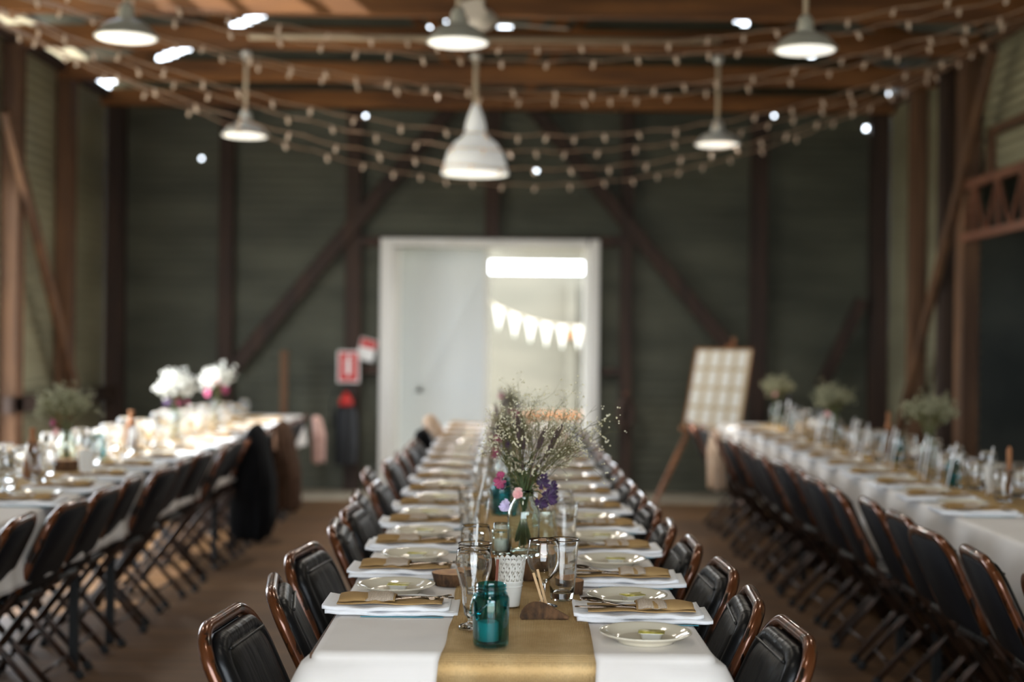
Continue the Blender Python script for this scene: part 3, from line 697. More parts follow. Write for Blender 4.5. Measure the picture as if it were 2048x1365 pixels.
# ------------------------------------------------------------------ TABLES
def table_cloth(x0, x1, y0, y1, drop, seed, flare=0.02, amp=0.012, ztop=TZ+0.003, step=0.025, skew=0.0, cflare=1.6):
    rnd = random.Random(seed); cr = 0.03; per = []
    def addline(a, c):
        n = max(2, int((Vector(c)-Vector(a)).length/step))
        for i in range(n): per.append((a[0]+(c[0]-a[0])*i/n, a[1]+(c[1]-a[1])*i/n))
    cs = [(x0,y0,180),(x1,y0,270),(x1,y1,0),(x0,y1,90)]
    arcs = []
    for (x, y, a0) in cs:
        sx = 1 if x == x0 else -1; sy = 1 if y == y0 else -1
        arcs.append([(x+sx*cr+cr*math.cos(R(a0+90*i/6)), y+sy*cr+cr*math.sin(R(a0+90*i/6))) for i in range(7)])
    for i in range(4):
        per += arcs[i][:-1]; addline(arcs[i][-1], arcs[(i+1)%4][0])
    n = len(per); nor = []; s_ = [0.0]
    for i in range(n):
        a = Vector(per[i-1]); c = Vector(per[(i+1)%n]); d = (c-a).normalized(); nor.append(Vector((d.y, -d.x)))
        s_.append(s_[-1] + (Vector(per[(i+1)%n])-Vector(per[i])).length)
    total = s_[-1]; ph = [rnd.uniform(0,6.28) for _ in range(4)]; fr = [round(total/q) for q in (0.19, 0.31, 0.47, 0.11)]
    corner = []
    for (x, y) in per:
        d = min(math.hypot(x-cx, y-cyy) for cx in (x0,x1) for cyy in (y0,y1)); corner.append(math.exp(-(d/0.09)**2))
    loops = []
    lev = [(-0.02,0,0),(-0.012,-0.0013,0),(-0.005,-0.005,0),(-0.001,-0.011,0),(0.0005,-0.018,0)] + [(0.002, -drop*t, t) for t in (0.15,0.3,0.45,0.6,0.75,0.9,1.0)]
    for (off, dz, t) in lev:
        l = []
        for i in range(n):
            q = 2*math.pi*s_[i]/total
            wv = math.sin(q*fr[0]+ph[0])*0.5 + math.sin(q*fr[1]+ph[1])*0.6 + math.sin(q*fr[2]+ph[2])*0.4 + 0.2*math.sin(q*fr[3]+ph[3])
            o = off + t**0.8*flare*(1+cflare*corner[i]) + amp*(t**0.9)*(wv+0.9)*(1-0.3*corner[i])
            z = ztop + dz - (0.015*corner[i]*t) + 0.004*t*math.sin(q*5+ph[1])
            l.append((per[i][0]+nor[i].x*o + skew*(per[i][1]-y0), per[i][1]+nor[i].y*o, z))
        loops.append(l)
    b = MB(); last = loops[-1]; loops.append([(p[0]-0.004*nor[i].x, p[1]-0.004*nor[i].y, p[2]) for i, p in enumerate(last)]); loops.append([(p[0]-0.004*nor[i].x, p[1]-0.004*nor[i].y, p[2]+0.02) for i, p in enumerate(last)])
    b.loops(loops, cap0=False, cap1=False)
    # top surface as strips so bumps light well
    top = loops[0]; b.add(top, [tuple(range(n))], False)
    return b
def rect_table(x0, x1, y0, y1, label, group, skew=0.0):
    cx, cy_ = (x0+x1)/2, (y0+y1)/2
    root = empty('trestle_table', (cx + skew*(cy_-4), cy_, 0)); tag(root, label, 'table', group)
    b = MB(); b.box((0,0,TZ-0.016), (x1-x0-0.01, y1-y0-0.01, 0.026), ch=0.004); b.build('tabletop', M['timber_p'], root)
    for sx in (-1,1):
        for sy in (-1,1):
            b = MB(); b.box((sx*(x1-x0-0.16)/2, sy*((y1-y0)/2-0.25), (TZ-0.03)/2), (0.035,0.035,TZ-0.03), ch=0.003); b.build('leg', M['rubber'], root)
CX0, CX1, CY0, CY1, SKW = -0.392, 0.412, 2.80, 10.6, -0.0068
def cxs(Y): return SKW*(Y-CY0) + 0.010
for i, (a, c) in enumerate(((2.82,5.4),(5.42,8.0),(8.02,10.58))):
    rect_table(CX0+SKW*((a+c)/2-CY0)-SKW*((a+c)/2-4), CX1+SKW*((a+c)/2-CY0)-SKW*((a+c)/2-4), a, c, '%s trestle table of the centre row, under the white cloth' % ['nearest','middle','farthest'][i], 'trestle tables of the centre row', SKW)
LX0, LX1, LY0, LY1 = -2.48, -1.68, 3.3, 11.5
RX0, RX1, RY0, RY1 = 1.60, 2.40, 3.3, 11.0
for (x0, x1, a0, nm) in ((LX0, LX1, 3.32, 'left'), (RX0, RX1, 3.32, 'right')):
    n_ = 3; LEN = ((LY1 if nm == 'left' else RY1) - 0.02 - a0)/3
    for i in range(3): rect_table(x0+0.005, x1-0.005, a0+i*LEN, a0+(i+1)*LEN-0.02, '%s trestle table of the %s-hand row, under the white cloth' % (['nearest','middle','farthest'][i], nm), 'trestle tables of the %s row' % nm)
b = table_cloth(CX0, CX1, CY0, CY1, 0.15, 3, flare=0.014, amp=0.006, skew=SKW, cflare=5.0)
tag(b.build('tablecloth', M['cloth']), 'long white tablecloth on the centre row of tables under the burlap runner', 'tablecloth')
b = table_cloth(LX0, LX1, LY0, LY1, 0.24, 5, flare=0.015, amp=0.008, step=0.03)
tag(b.build('tablecloth', M['cloth']), 'long white tablecloth on the row of tables along the left wall', 'tablecloth')
b = table_cloth(RX0, RX1, RY0, RY1, 0.29, 8, flare=0.02, amp=0.010, step=0.03)
tag(b.build('tablecloth', M['cloth']), 'long white tablecloth on the row of tables towards the dark side opening', 'tablecloth')
# runners
def runner(xc, w_, y0, y1, drop, seed, skew, label, nv=260):
    rnd = random.Random(seed); ph = [rnd.uniform(0,6.28) for _ in range(6)]
    Z = TZ + 0.0055; L_ = y1 - y0; tot = L_ + drop; b = MB()
    def fn(u, v):
        s_ = v*tot - drop
        e = 0.006*math.sin(s_*5.3+ph[0]) + 0.006*math.sin(s_*2.1+ph[1]) + 0.003*math.sin(s_*17+ph[2])
        e2 = 0.006*math.sin(s_*4.3+ph[3]) + 0.006*math.sin(s_*2.7+ph[4])
        x = xc + (u-0.5)*w_ + e*(1-u) + e2*u
        wr = 0.0008*(1+math.sin(s_*23+u*5+ph[5]))*(0.5+0.5*math.sin(u*9+s_*3)) + 0.001*(1+math.sin(s_*9+u*7+2*math.sin(s_*2)))
        wr *= min(1, max(0, s_*4))
        wr += 0.0022*max(0, math.sin(s_*19+u*2.2+0.6*math.sin(s_*4)))*min(1, max(0, s_*8))*(0.4+0.6*math.sin(u*2.6)**2)
        if s_ >= 0: return (x + skew*s_, y0 + s_, Z + wr)
        rr = 0.012; a = min(-s_/rr, math.pi/2)
        if -s_ < rr*math.pi/2: return (x, y0 - rr*math.sin(a), Z - rr*(1-math.cos(a)) + wr*math.cos(a))
        return (x*1.02, y0 - rr - 0.012*min(1,(-s_/drop)) - wr*3, Z - rr - (-s_ - rr*math.pi/2))
    b.grid(fn, 14, nv)
    return tag(b.build('table_runner', M['burlap'], solid=0.0015, off=0), label, 'table runner')
runner(0.02, 0.30, CY0-0.014, CY1-0.05, 0.17, 2, SKW, 'natural burlap runner down the middle of the centre table', 420)
runner((LX0+LX1)/2, 0.30, LY0-0.002, LY1-0.3, 0.03, 4, 0, 'natural burlap runner down the middle of the left table', 120)
runner((RX0+RX1)/2, 0.30, RY0-0.002, RY1-0.2, 0.03, 6, 0, 'natural burlap runner down the middle of the right table', 120)

# ------------------------------------------------------------------ FOLDING CHAIR
def chair_proto():
    root = empty('folding_chair')
    ZT = 0.765; T25 = math.tan(R(25)); up = Vector((-math.sin(R(25)), 0, math.cos(R(25)))); fw = Vector((math.cos(R(25)), 0, math.sin(R(25))))
    top = Vector((-0.25, 0, ZT)); HW = 0.178
    knee = Vector((-0.25 + (ZT-0.48)*T25, 0, 0.48)); foot = Vector((0.235, 0, 0.0))
    Lb = (top-knee).length; CR = 0.085
    pts = []
    for t in (0, 0.3, 0.6): pts.append(Vector((0,-HW,0)) + knee + up*(Lb-CR)*t)
    for i in range(9):
        a = math.pi*i/16; pts.append(knee + up*(Lb-CR+CR*math.sin(a)) + Vector((0, -HW + CR*(1-math.cos(a)), 0)))
    for t in (0.33, 0.67): pts.append(knee + up*Lb + Vector((0, (-HW+CR)*(1-2*t), 0)))
    for i in range(9):
        a = math.pi*(8-i)/16; pts.append(knee + up*(Lb-CR+CR*math.sin(a)) + Vector((0, HW - CR*(1-math.cos(a)), 0)))
    for t in (0.6, 0.3, 0): pts.append(Vector((0,HW,0)) + knee + up*(Lb-CR)*t)
    b = MB(); b.tube(pts, 0.0145, 10); b.build('back_frame', M['worn'], root)
    # padded back
    def outline(ins, dep):
        W = HW-0.020-ins; lo = 0.0+ins; hi = Lb-0.018-ins; rt = max(CR-0.014-ins*0.6, 0.01); rb = 0.03
        l = []
        for (cx, cv, r0, a0) in ((W-rt, hi-rt, rt, 0), (-(W-rt), hi-rt, rt, 90), (-(W-rb), lo+rb, rb, 180), (W-rb, lo+rb, rb, 270)):
            for i in range(9):
                a = R(a0+90*i/8); l.append(knee + up*(cv+r0*math.sin(a)) + Vector((0, cx+r0*math.cos(a), 0)) + fw*dep)
        return l
    b = MB(); b.loops([outline(0.012,-0.010), outline(0.0,-0.006), outline(0,0.010), outline(0.003,0.022), outline(0.012,0.029), outline(0.026,0.030), outline(0.030,0.0265), outline(0.036,0.0265), outline(0.042,0.031), outline(0.07,0.034)])
    pad = b.build('backrest', M['vinyl'], root)
    b = MB(); b.loops([outline(-0.004,-0.0155), outline(-0.006,-0.0125), outline(-0.006,-0.0105)]); b.build('back_panel', M['backpanel'], root)
    # seam ridge across the top of the pad
    b = MB()
    b.tube([knee + up*(Lb-0.058-0.0*abs(t)) + Vector((0, t*0.12, 0)) + fw*(0.0325) for t in [x/8-1 for x in range(17)]], 0.0032, 6); b.build('piping', M['seam'], pad)
    # front legs = lower run of the uprights
    caps = []
    for sy in (-1, 1):
        b = MB(); p0 = knee + Vector((0, sy*HW, 0)); p1 = foot + Vector((0, sy*HW, 0.02))
        b.tube([p0 + up*0.01, p0, p0.lerp(p1, 0.12), p1], 0.0135, 10); o = b.build('leg', M['leg'], root)
        b = MB(); b.tube([p1 + Vector((-0.008,0,0.012)), foot + Vector((0.006, sy*HW, 0.001))], 0.018, 10); b.build('foot_cap', M['rubber'], o)
        b = MB(); q0 = Vector((0.255, sy*(HW-0.03), 0.425)); q1 = Vector((-0.10, sy*(HW-0.03), 0.02))
        b.tube([q0, q0.lerp(q1, 0.5), q1], 0.0125, 10); o = b.build('leg', M['leg'], root)
        b = MB(); b.tube([q1 + Vector((0.010,0,0.012)), Vector((-0.11, sy*(HW-0.03), 0.001))], 0.017, 10); b.build('foot_cap', M['rubber'], o)
        b = MB(); b.bar(Vector((-0.09, sy*(HW-0.015), 0.415)), Vector((0.28, sy*(HW-0.015), 0.425)), 0.006, 0.022); b.build('side_rail', M['leg'], root)
    b = MB(); b.tube([(0.165,-HW,0.10),(0.165,HW,0.10)], 0.008, 8); b.build('crossbar', M['leg'], root)
    b = MB(); b.tube([(-0.045,-HW+0.03,0.083),(-0.045,HW-0.03,0.083)], 0.008, 8); b.build('crossbar', M['leg'], root)
    # seat
    def so(ins, z):
        l = []; x0, x1, W, r0 = -0.10+ins, 0.29-ins, HW-0.02-ins, 0.05
        for (cx, cyy, a0) in ((x1-r0, W-r0, 0), (x0+r0, W-r0, 90), (x0+r0, -W+r0, 180), (x1-r0, -W+r0, 270)):
            for i in range(7):
                a = R(a0+90*i/6); l.append(Vector((cx+r0*math.cos(a), cyy+r0*math.sin(a), z)))
        return l
    b = MB(); b.loops([so(0.01,0.425), so(0.0,0.43), so(0,0.445), so(0.01,0.458), so(0.04,0.464)]); b.build('seat', M['vinyl'], root)
    tag(root, '', 'chair'); return Proto(root)
CH = chair_proto()
chairs = {}
def chair(side, xt, Y, label, group, rz=0.0):
    """side +1: back towards +X (sitter faces -X); xt is the X of the top of the back"""
    d = 1 if side > 0 else -1
    base = math.pi if side > 0 else 0.0
    o = CH.put((xt - d*0.25, Y, 0), base + rz, label, 'chair', group); chairs[(group, round(Y,2))] = o; return o
CR_Y = [2.94,3.35,3.77,4.22,4.65,5.08,5.50,5.92] + [5.92+0.44*k for k in range(1,11)]
CR_X = [.595,.575,.575,.545,.525,.515,.51,.505] + [.50-0.003*k for k in range(1,11)]
for i, (Y, x) in enumerate(zip(CR_Y, CR_X)):
    lab = 'black padded folding chair, %s from the near end, right of the centre table' % ORD[i]
    chair(1, x, Y, lab, 'folding chairs on the right side of the centre table', R([3,-4,2,0,-3,2,0,1,-2,3][i%10]))
CL = [(3.0,-.61,6),(3.47,-.575,-8),(3.95,-.585,8),(4.56,-.565,-4),(4.98,-.565,3),(5.42,-.59,-3),(5.85,-.56,2),(6.42,-.655,-2),(6.9,-.60,3),(7.4,-.59,-3),(7.85,-.575,0),(8.30,-.57,2),(8.78,-.58,-2),(9.25,-.575,2),(9.7,-.58,0),(10.15,-.58,0)]
for i, (Y, x, a) in enumerate(CL):
    lab = 'black padded folding chair, %s from the near end, left of the centre table' % ORD[i]
    chair(-1, x, Y, lab, 'folding chairs on the left side of the centre table', R(-a))
LCH = [3.7+0.45*k for k in range(17)]
for i, Y in enumerate(LCH):
    lab = 'dark folding chair seen from behind, %s from the near end, left table' % ORD[i]
    chair(1, -1.56 + 0.02*math.sin(i*2.3), Y, lab, 'folding chairs on the aisle side of the left table', R([2,-3,4,-2,0,3,-4][i%7]))
for i, Y in enumerate((6.7, 7.3, 8.6)):
    chair(-1, -2.72, Y, 'folding chair on the wall side of the left table, %s of three' % ['nearest','middle','farthest'][i], 'folding chairs on the wall side of the left table', R(3*i))
RCH = [3.15,3.6,4.06,4.52,4.93,5.36,5.80,6.22,6.65,7.08,7.52,7.95,8.38,8.82,9.25,9.70,10.12,10.55]
for i, Y in enumerate(RCH):
    lab = 'dark folding chair seen from behind, %s from the near end, right table' % ORD[i]
    chair(-1, 1.335 + 0.02*math.sin(i*1.7), Y, lab, 'folding chairs on the aisle side of the right table', R([-3,2,-4,3,0,-2][i%6]))

# ------------------------------------------------------------------ garments over chairs
def garment(name, label, cat, X, Y, side, m, levels, folds=9, amp=0.10, seed=1):
    """cloth hanging in folds round a chair back; levels = (z, centre x, half depth, half width) in chair axes"""
    rnd = random.Random(seed); ph = [rnd.uniform(0,6.28) for _ in range(4)]; N_ = 72; L_ = []; nl = 22
    z0, z1 = levels[0][0], levels[-1][0]
    for j in range(nl+1):
        z = z0 + (z1-z0)*j/nl; i = 0
        while i < len(levels)-2 and z < levels[i+1][0]: i += 1
        a, c = levels[i], levels[i+1]; t = (a[0]-z)/(a[0]-c[0]); q = [a[k]*(1-t)+c[k]*t for k in range(4)]
        fall = j/nl; lp = []
        for k in range(N_):
            th = 2*math.pi*k/N_; cs, sn = math.cos(th), math.sin(th)
            ex = (abs(cs)**0.7)*(1 if cs > 0 else -1); ey = (abs(sn)**0.7)*(1 if sn > 0 else -1)
            f = 1 + amp*fall**0.6*(math.sin(folds*th+ph[0]+fall) + 0.6*math.sin((folds*2+1)*th+ph[1]))
            lp.append((q[1]+q[2]*ex*f, q[3]*ey*f, z + 0.012*fall*math.sin(4*th+ph[2])))
        L_.append(lp)
    b = MB(); b.loops(L_); o = b.build(name, m)
    o.location = (X - side*0.25, Y, 0); o.rotation_euler = (0,0,math.pi if side > 0 else 0)
    return tag(o, label, cat)
garment('black_coat', 'long black coat draped over a chair back at the left table', 'coat', -1.56, LCH[11]+0.05, 1, M['blackcloth'], [(0.835,-0.25,0.01,0.10),(0.82,-0.25,0.035,0.17),(0.74,-0.25,0.06,0.21),(0.5,-0.255,0.11,0.22),(0.25,-0.25,0.12,0.20),(0.14,-0.24,0.09,0.16)], 9, 0.06, 3)
garment('brown_coat', 'brown coat draped over a chair back behind the black coat', 'coat', -1.56, LCH[13], 1, M['tancloth'], [(0.81,-0.27,0.01,0.10),(0.795,-0.27,0.035,0.17),(0.70,-0.28,0.06,0.20),(0.45,-0.30,0.09,0.20),(0.22,-0.31,0.08,0.18)], 8, 0.07, 9)
garment('pink_cardigan', 'dusty pink cardigan hanging on the last aisle chair of the left table', 'cardigan', -1.50, LCH[16], 1, M['pinkcloth'], [(0.77,-0.25,0.01,0.08),(0.75,-0.26,0.03,0.12),(0.62,-0.28,0.045,0.13),(0.42,-0.28,0.04,0.11)], 7, 0.1, 12)
garment('black_jacket', 'black jacket over a chair back near the far end of the centre table', 'jacket', -0.58, CL[12][0], -1, M['blackcloth'], [(0.81,-0.22,0.01,0.10),(0.795,-0.22,0.035,0.16),(0.70,-0.21,0.07,0.19),(0.48,-0.22,0.08,0.19)], 8, 0.08, 21)
garment('beige_scarf', 'beige scarf bundled on top of the black jacket at the centre table', 'scarf', -0.56, CL[12][0]-0.02, -1, M['beigecloth'], [(0.90,-0.19,0.01,0.03),(0.885,-0.19,0.035,0.06),(0.84,-0.18,0.05,0.08),(0.80,-0.15,0.045,0.08),(0.70,-0.12,0.02,0.05)], 5, 0.14, 30)
garment('beige_cardigan', 'beige cardigan hanging on a chair back near the easel', 'cardigan', 1.335, RCH[14], -1, M['beigecloth'], [(0.79,-0.25,0.01,0.08),(0.775,-0.25,0.03,0.14),(0.66,-0.25,0.05,0.16),(0.42,-0.24,0.05,0.14)], 8, 0.09, 17)

# ------------------------------------------------------------------ TABLEWARE PROTOTYPES
def P1(name, b, m, label='', cat='', solid=0.0, off=-1):
    o = b.build(name, m, solid=solid, off=off); tag(o, label, cat); return Proto(o)
# napkin: folded stack, long axis X, centred
def napkin_proto(seed):
    rnd = random.Random(seed); root = empty('napkin'); b = MB(); L_, W_ = 0.296, 0.168
    for k in range(2):
        ph = rnd.uniform(0,6.28); dx, dy = rnd.uniform(-0.008,0.008), rnd.uniform(-0.006,0.006); z0 = 0.0015 + k*0.0095; th = 0.0092
        def prof(s_):
            return s_
        n = 10; loops_ = []
        for i in range(31):
            u = i/30; x = (u-0.5)*(L_-0.012*k) + dx; l = []
            wv = 0.0022*math.sin(u*9+ph) + 0.0012*math.sin(u*23+ph*2)
            e = 0.006*math.sin(u*5+ph)*0.5
            up_ = 0.004*max(0, abs(u-0.5)-0.4)*10*rnd.uniform(0.2,1)
            hw = W_/2 - 0.003*k
            for j in range(8):
                a = -math.pi/2 + math.pi*j/7; l.append((x, dy+e+hw - th/2 + th/2*math.cos(a), z0 + th/2 + th/2*math.sin(a) + (wv if j > 3 else wv*0.6) + up_))
            for j in range(8):
                a = math.pi/2 + math.pi*j/7; l.append((x, dy+e-hw + th/2 + th/2*math.cos(a), z0 + th/2 + th/2*math.sin(a) + (wv if j < 4 else wv*0.6) + up_))
            loops_.append(l)
        b.loops(loops_)
    b.build('folded_cloth', M['napkin'], root)
    b = MB(); b.box((0.03,-W_/2-0.0005,0.0012), (L_*0.62, 0.004, 0.0016)); o = b.build('hem_stripe', M['teal_trim'], root); o['label'] = 'thin teal stripe along the bottom fold'
    tag(root, '', 'napkin'); return Proto(root)
NAPS = [napkin_proto(s_) for s_ in (1, 2, 3)]
def pocket_proto(seed):
    root = empty('cutlery_pocket'); rnd = random.Random(seed); ph = rnd.uniform(0,6.28)
    def surf(x0, x1, w_, z, lift):
        def fn(u, v):
            x = x0+(x1-x0)*u; y = (v-0.5)*w_
            return (x, y, z + lift*math.sin(math.pi*v)**0.6*(0.5+0.5*math.cos((u-0.5)*2.2)) + 0.0015*math.sin(u*11+v*3+ph) + 0.0015)
        return fn
    b = MB(); b.grid(surf(-0.118, 0.118, 0.088, 0.0, 0.002), 24, 10); b.build('burlap_sheet', M['burlap_f'], root, solid=0.0016, off=1)
    b = MB(); b.grid(surf(-0.114, 0.012, 0.078, 0.0045, 0.013), 16, 12); p = b.build('pocket_front', M['burlap_f'], root, solid=0.0016, off=1)
    b = MB(); b.grid(surf(-0.055, 0.008, 0.080, 0.0066, 0.0135), 12, 12); b.build('lace_band', M['lace'], p, solid=0.001, off=1)
    tag(root, '', 'cutlery pocket'); return Proto(root)
POCK = pocket_proto(5)
def cutlery(kind):
    b = MB(); L_ = 0.165
    def strip(ws, zs, xs, th=0.0016):
        lp = []
        for x, w_, z in zip(xs, ws, zs):
            lp.append([(x, -w_/2, z), (x, -w_/4, z-th*0.5), (x, w_/4, z-th*0.5), (x, w_/2, z), (x, w_/4, z+th), (x, -w_/4, z+th)])
        b.loops(lp)
    hx = [-0.085,-0.08,-0.05,0.0,0.015,0.025]; hw = [0.004,0.014,0.013,0.007,0.006,0.006]; hz = [0.001,0.001,0.002,0.005,0.006,0.005]
    if kind == 'knife':
        strip([0.006,0.016,0.015,0.012,0.012,0.018,0.018,0.012,0.002], [0.001,0.001,0.002,0.003,0.003,0.003,0.003,0.003,0.003], [-0.085,-0.08,-0.04,0.0,0.01,0.02,0.06,0.085,0.098], 0.002)
    else:
        strip(hw, hz, hx)
    if kind == 'spoon':
        def fn(u, v):
            a = (v-0.5)*2; x = 0.022+0.052*u; hwid = 0.0165*math.sqrt(max(0.0, 1-((u-0.52)/0.52)**2))**0.9 + 0.002*(1-u)
            d = 0.007*(1-a*a)*math.sin(math.pi*min(1,u*0.98+0.01))
            return (x, a*hwid, 0.008 + 0.003*math.sin(math.pi*u) - d + 0.001)
        b.grid(fn, 14, 10)
    if kind == 'fork':
        strip([0.006,0.018,0.022,0.022],[0.005,0.001,0.002,0.003],[0.024,0.036,0.045,0.05])
        for k in range(4):
            y = -0.0088+k*0.00587; b.tube([(0.048,y,0.0035),(0.066,y,0.006),(0.086,y,0.010)], [0.0016,0.0014,0.0006], 6)
    return P1(kind, b, M['steel'], '', kind, solid=0.0009 if kind == 'spoon' else 0)
SPOON, FORK, KNIFE = cutlery('spoon'), cutlery('fork'), cutlery('knife')
b = MB(); b.lathe([(0,0.0045),(0.058,0.0045),(0.064,0.006),(0.070,0.010),(0.085,0.0155),(0.0945,0.0185),(0.0955,0.0195),(0.0945,0.0205),(0.088,0.019),(0.074,0.0145),(0.066,0.010),(0.060,0.0078),(0,0.0072)][0:0] +
     [(0,0.003),(0.052,0.003),(0.054,0.0),(0.058,0.0),(0.060,0.004),(0.072,0.0105),(0.090,0.0175),(0.0955,0.0205),(0.0955,0.0222),(0.0935,0.0225),(0.088,0.0205),(0.072,0.0135),(0.063,0.008),(0.055,0.0065),(0,0.0062)], 56)
PLATE = P1('plate', b, M['plate'], '', 'plate')
root = empty('butter_portion'); b = MB()
def rr(w_, d_, z, r_=0.005):
    l = []
    for (sx, sy, a0) in ((1,1,0),(-1,1,90),(-1,-1,180),(1,-1,270)):
        for i in range(4):
            a = R(a0+30*i); l.append((sx*(w_/2-r_)+r_*math.cos(a), sy*(d_/2-r_)+r_*math.sin(a), z))
    return l
b.loops([rr(0.034,0.024,0.0), rr(0.040,0.029,0.011), rr(0.046,0.034,0.0112), rr(0.046,0.034,0.0122)]); b.build('tub', M['tub'], root)
b = MB(); b.loops([rr(0.048,0.036,0.0124), rr(0.048,0.036,0.0132)]); b.add([(0.024,0.010,0.0132),(0.031,0.014,0.0145),(0.024,0.018,0.0132)], [(0,1,2)]); b.build('foil_lid', M['foil'], root)
tag(root, '', 'butter portion'); BUTTER = Proto(root)
def glass(name, prof, m='glass', cat='glass', n=40, wob=None):
    b = MB(); b.lathe(prof, n, wob=wob); return P1(name, b, M[m], '', cat)
# tumblers
TUMB = glass('tumbler', [(0,0.004),(0.020,0.004),(0.0225,0.0),(0.024,0.002),(0.0265,0.03),(0.0335,0.122),(0.0345,0.1245),(0.0335,0.1235),(0.0325,0.121),(0.0255,0.030),(0.0225,0.015),(0.0,0.014)])
FACET = glass('faceted_tumbler', [(0,0.003),(0.027,0.003),(0.030,0.0),(0.031,0.004),(0.032,0.02),(0.036,0.070),(0.0385,0.090),(0.040,0.120),(0.041,0.1225),(0.040,0.1215),(0.0385,0.118),(0.037,0.090),(0.0345,0.070),(0.030,0.020),(0.026,0.012),(0,0.011)], wob=lambda a, z: 0.018*math.cos(10*a) if z < 0.088 else 0.0, n=60)
BELLY = glass('round_tumbler', [(0,0.003),(0.024,0.003),(0.026,0.0),(0.028,0.004),(0.033,0.02),(0.038,0.05),(0.041,0.078),(0.040,0.10),(0.036,0.120),(0.0358,0.1225),(0.035,0.1215),(0.0388,0.10),(0.0398,0.078),(0.0368,0.05),(0.031,0.02),(0.025,0.012),(0,0.011)])
WINE = glass('wine_glass', [(0,0.0022),(0.030,0.0005),(0.0335,0.0),(0.0335,0.0018),(0.028,0.0035),(0.010,0.008),(0.0055,0.016),(0.0048,0.035),(0.0055,0.050),(0.0095,0.058),(0.020,0.066),(0.031,0.082),(0.0375,0.102),(0.0385,0.120),(0.0355,0.142),(0.0330,0.153),(0.0325,0.1545),(0.032,0.153),(0.0345,0.142),(0.0375,0.120),(0.0365,0.102),(0.030,0.083),(0.019,0.068),(0.006,0.060),(0,0.0585)], cat='wine glass')
BEER = glass('footed_beer_glass', [(0,0.002),(0.028,0.001),(0.031,0.0),(0.031,0.003),(0.026,0.007),(0.012,0.011),(0.010,0.016),(0.013,0.021),(0.018,0.028),(0.0215,0.05),(0.0255,0.082),(0.032,0.105),(0.0375,0.125),(0.0385,0.140),(0.0360,0.158),(0.0345,0.1665),(0.0338,0.168),(0.0330,0.1665),(0.0350,0.157),(0.0374,0.140),(0.0364,0.125),(0.031,0.106),(0.0245,0.083),(0.0205,0.05),(0.017,0.034),(0,0.032)], cat='beer glass', n=48, wob=lambda a, z: 0.03*math.cos(8*a) if 0.02 < z < 0.10 else 0.0)
def jar_proto(name, m, R0, H, wire=True, cat='jar'):
    root = empty(name); b = MB(); r_ = R0; nk = R0*0.80; h = H
    out = [(0,0.004),(r_*0.8,0.004),(r_*0.9,0.0),(r_*0.97,0.004),(r_,0.012),(r_,h*0.73),(r_*0.985,h*0.77),(r_*0.92,h*0.805),(nk*1.0,h*0.825),(nk,h*0.84),(nk*1.03,h*0.852),(nk*1.06,h*0.86),(nk*1.03,h*0.868),(nk,h*0.875),(nk,h*0.90),(nk*1.05,h*0.908),(nk*1.05,h*0.918),(nk,h*0.925),(nk,h*0.945),(nk*1.05,h*0.953),(nk*1.05,h*0.963),(nk,h*0.970),(nk,h*0.995),(nk*0.97,h),(nk*0.94,h*0.995),(nk*0.93,h*0.84),(r_*0.90,h*0.79),(r_*0.95,h*0.72),(r_*0.95,0.016),(r_*0.85,0.010),(0,0.010)]
    b.lathe(out, 48); b.build('jar_body', M[m], root)
    if wire:
        b = MB(); zc = h*0.835; pts = [(nk*1.08*math.cos(t), nk*1.08*math.sin(t), zc) for t in [2*math.pi*i/28 for i in range(28)]]
        b.tube(pts, 0.0016, 6, closed=True)
        b.tube([(nk*1.08*math.cos(R(t))*k2, nk*1.08*math.sin(R(t))*k2, z) for t, k2, z in ((-100,1.0,zc),(-112,1.18,zc-0.012),(-135,1.38,zc-0.030),(-158,1.48,zc-0.042),(-175,1.42,zc-0.040),(170,1.28,zc-0.025),(165,1.05,zc))], 0.0016, 6)
        b.build('wire_handle', M['glass_t'] if m == 'glass_t' else M['steel'], root)
    tag(root, '', cat); return Proto(root)
TEAL = jar_proto('teal_jar', 'glass_t', 0.0365, 0.134)
CLEARJ = jar_proto('candle_jar', 'glass_g', 0.031, 0.105, wire=False)
def candle_proto(r_, h):
    root = empty('candle'); b = MB(); b.lathe([(0,0),(r_,0),(r_,h-0.003),(r_-0.003,h),(r_*0.6,h-0.003),(0,h-0.004)], 24); b.build('wax', M['candle'], root)
    b = MB(); b.tube([(0,0,h-0.005),(0.001,0,h+0.008)], 0.0009, 6); b.build('wick', M['wick'], root); tag(root, '', 'candle'); return Proto(root)
CAND = candle_proto(0.021, 0.038)
def bottle_proto():
    b = MB(); b.lathe([(0,0.004),(0.034,0.004),(0.039,0.0),(0.0415,0.005),(0.0415,0.100),(0.040,0.118),(0.034,0.134),(0.027,0.144),(0.0245,0.150),(0.0245,0.163),(0.0265,0.165),(0.0265,0.170),(0.0235,0.170),(0.0228,0.150),(0.0255,0.143),(0.0325,0.133),(0.0385,0.117),(0.040,0.100),(0.040,0.012),(0.036,0.009),(0,0.009)], 40)
    return P1('vase_bottle', b, M['glass_g'], '', 'vase')
VASE = bottle_proto()
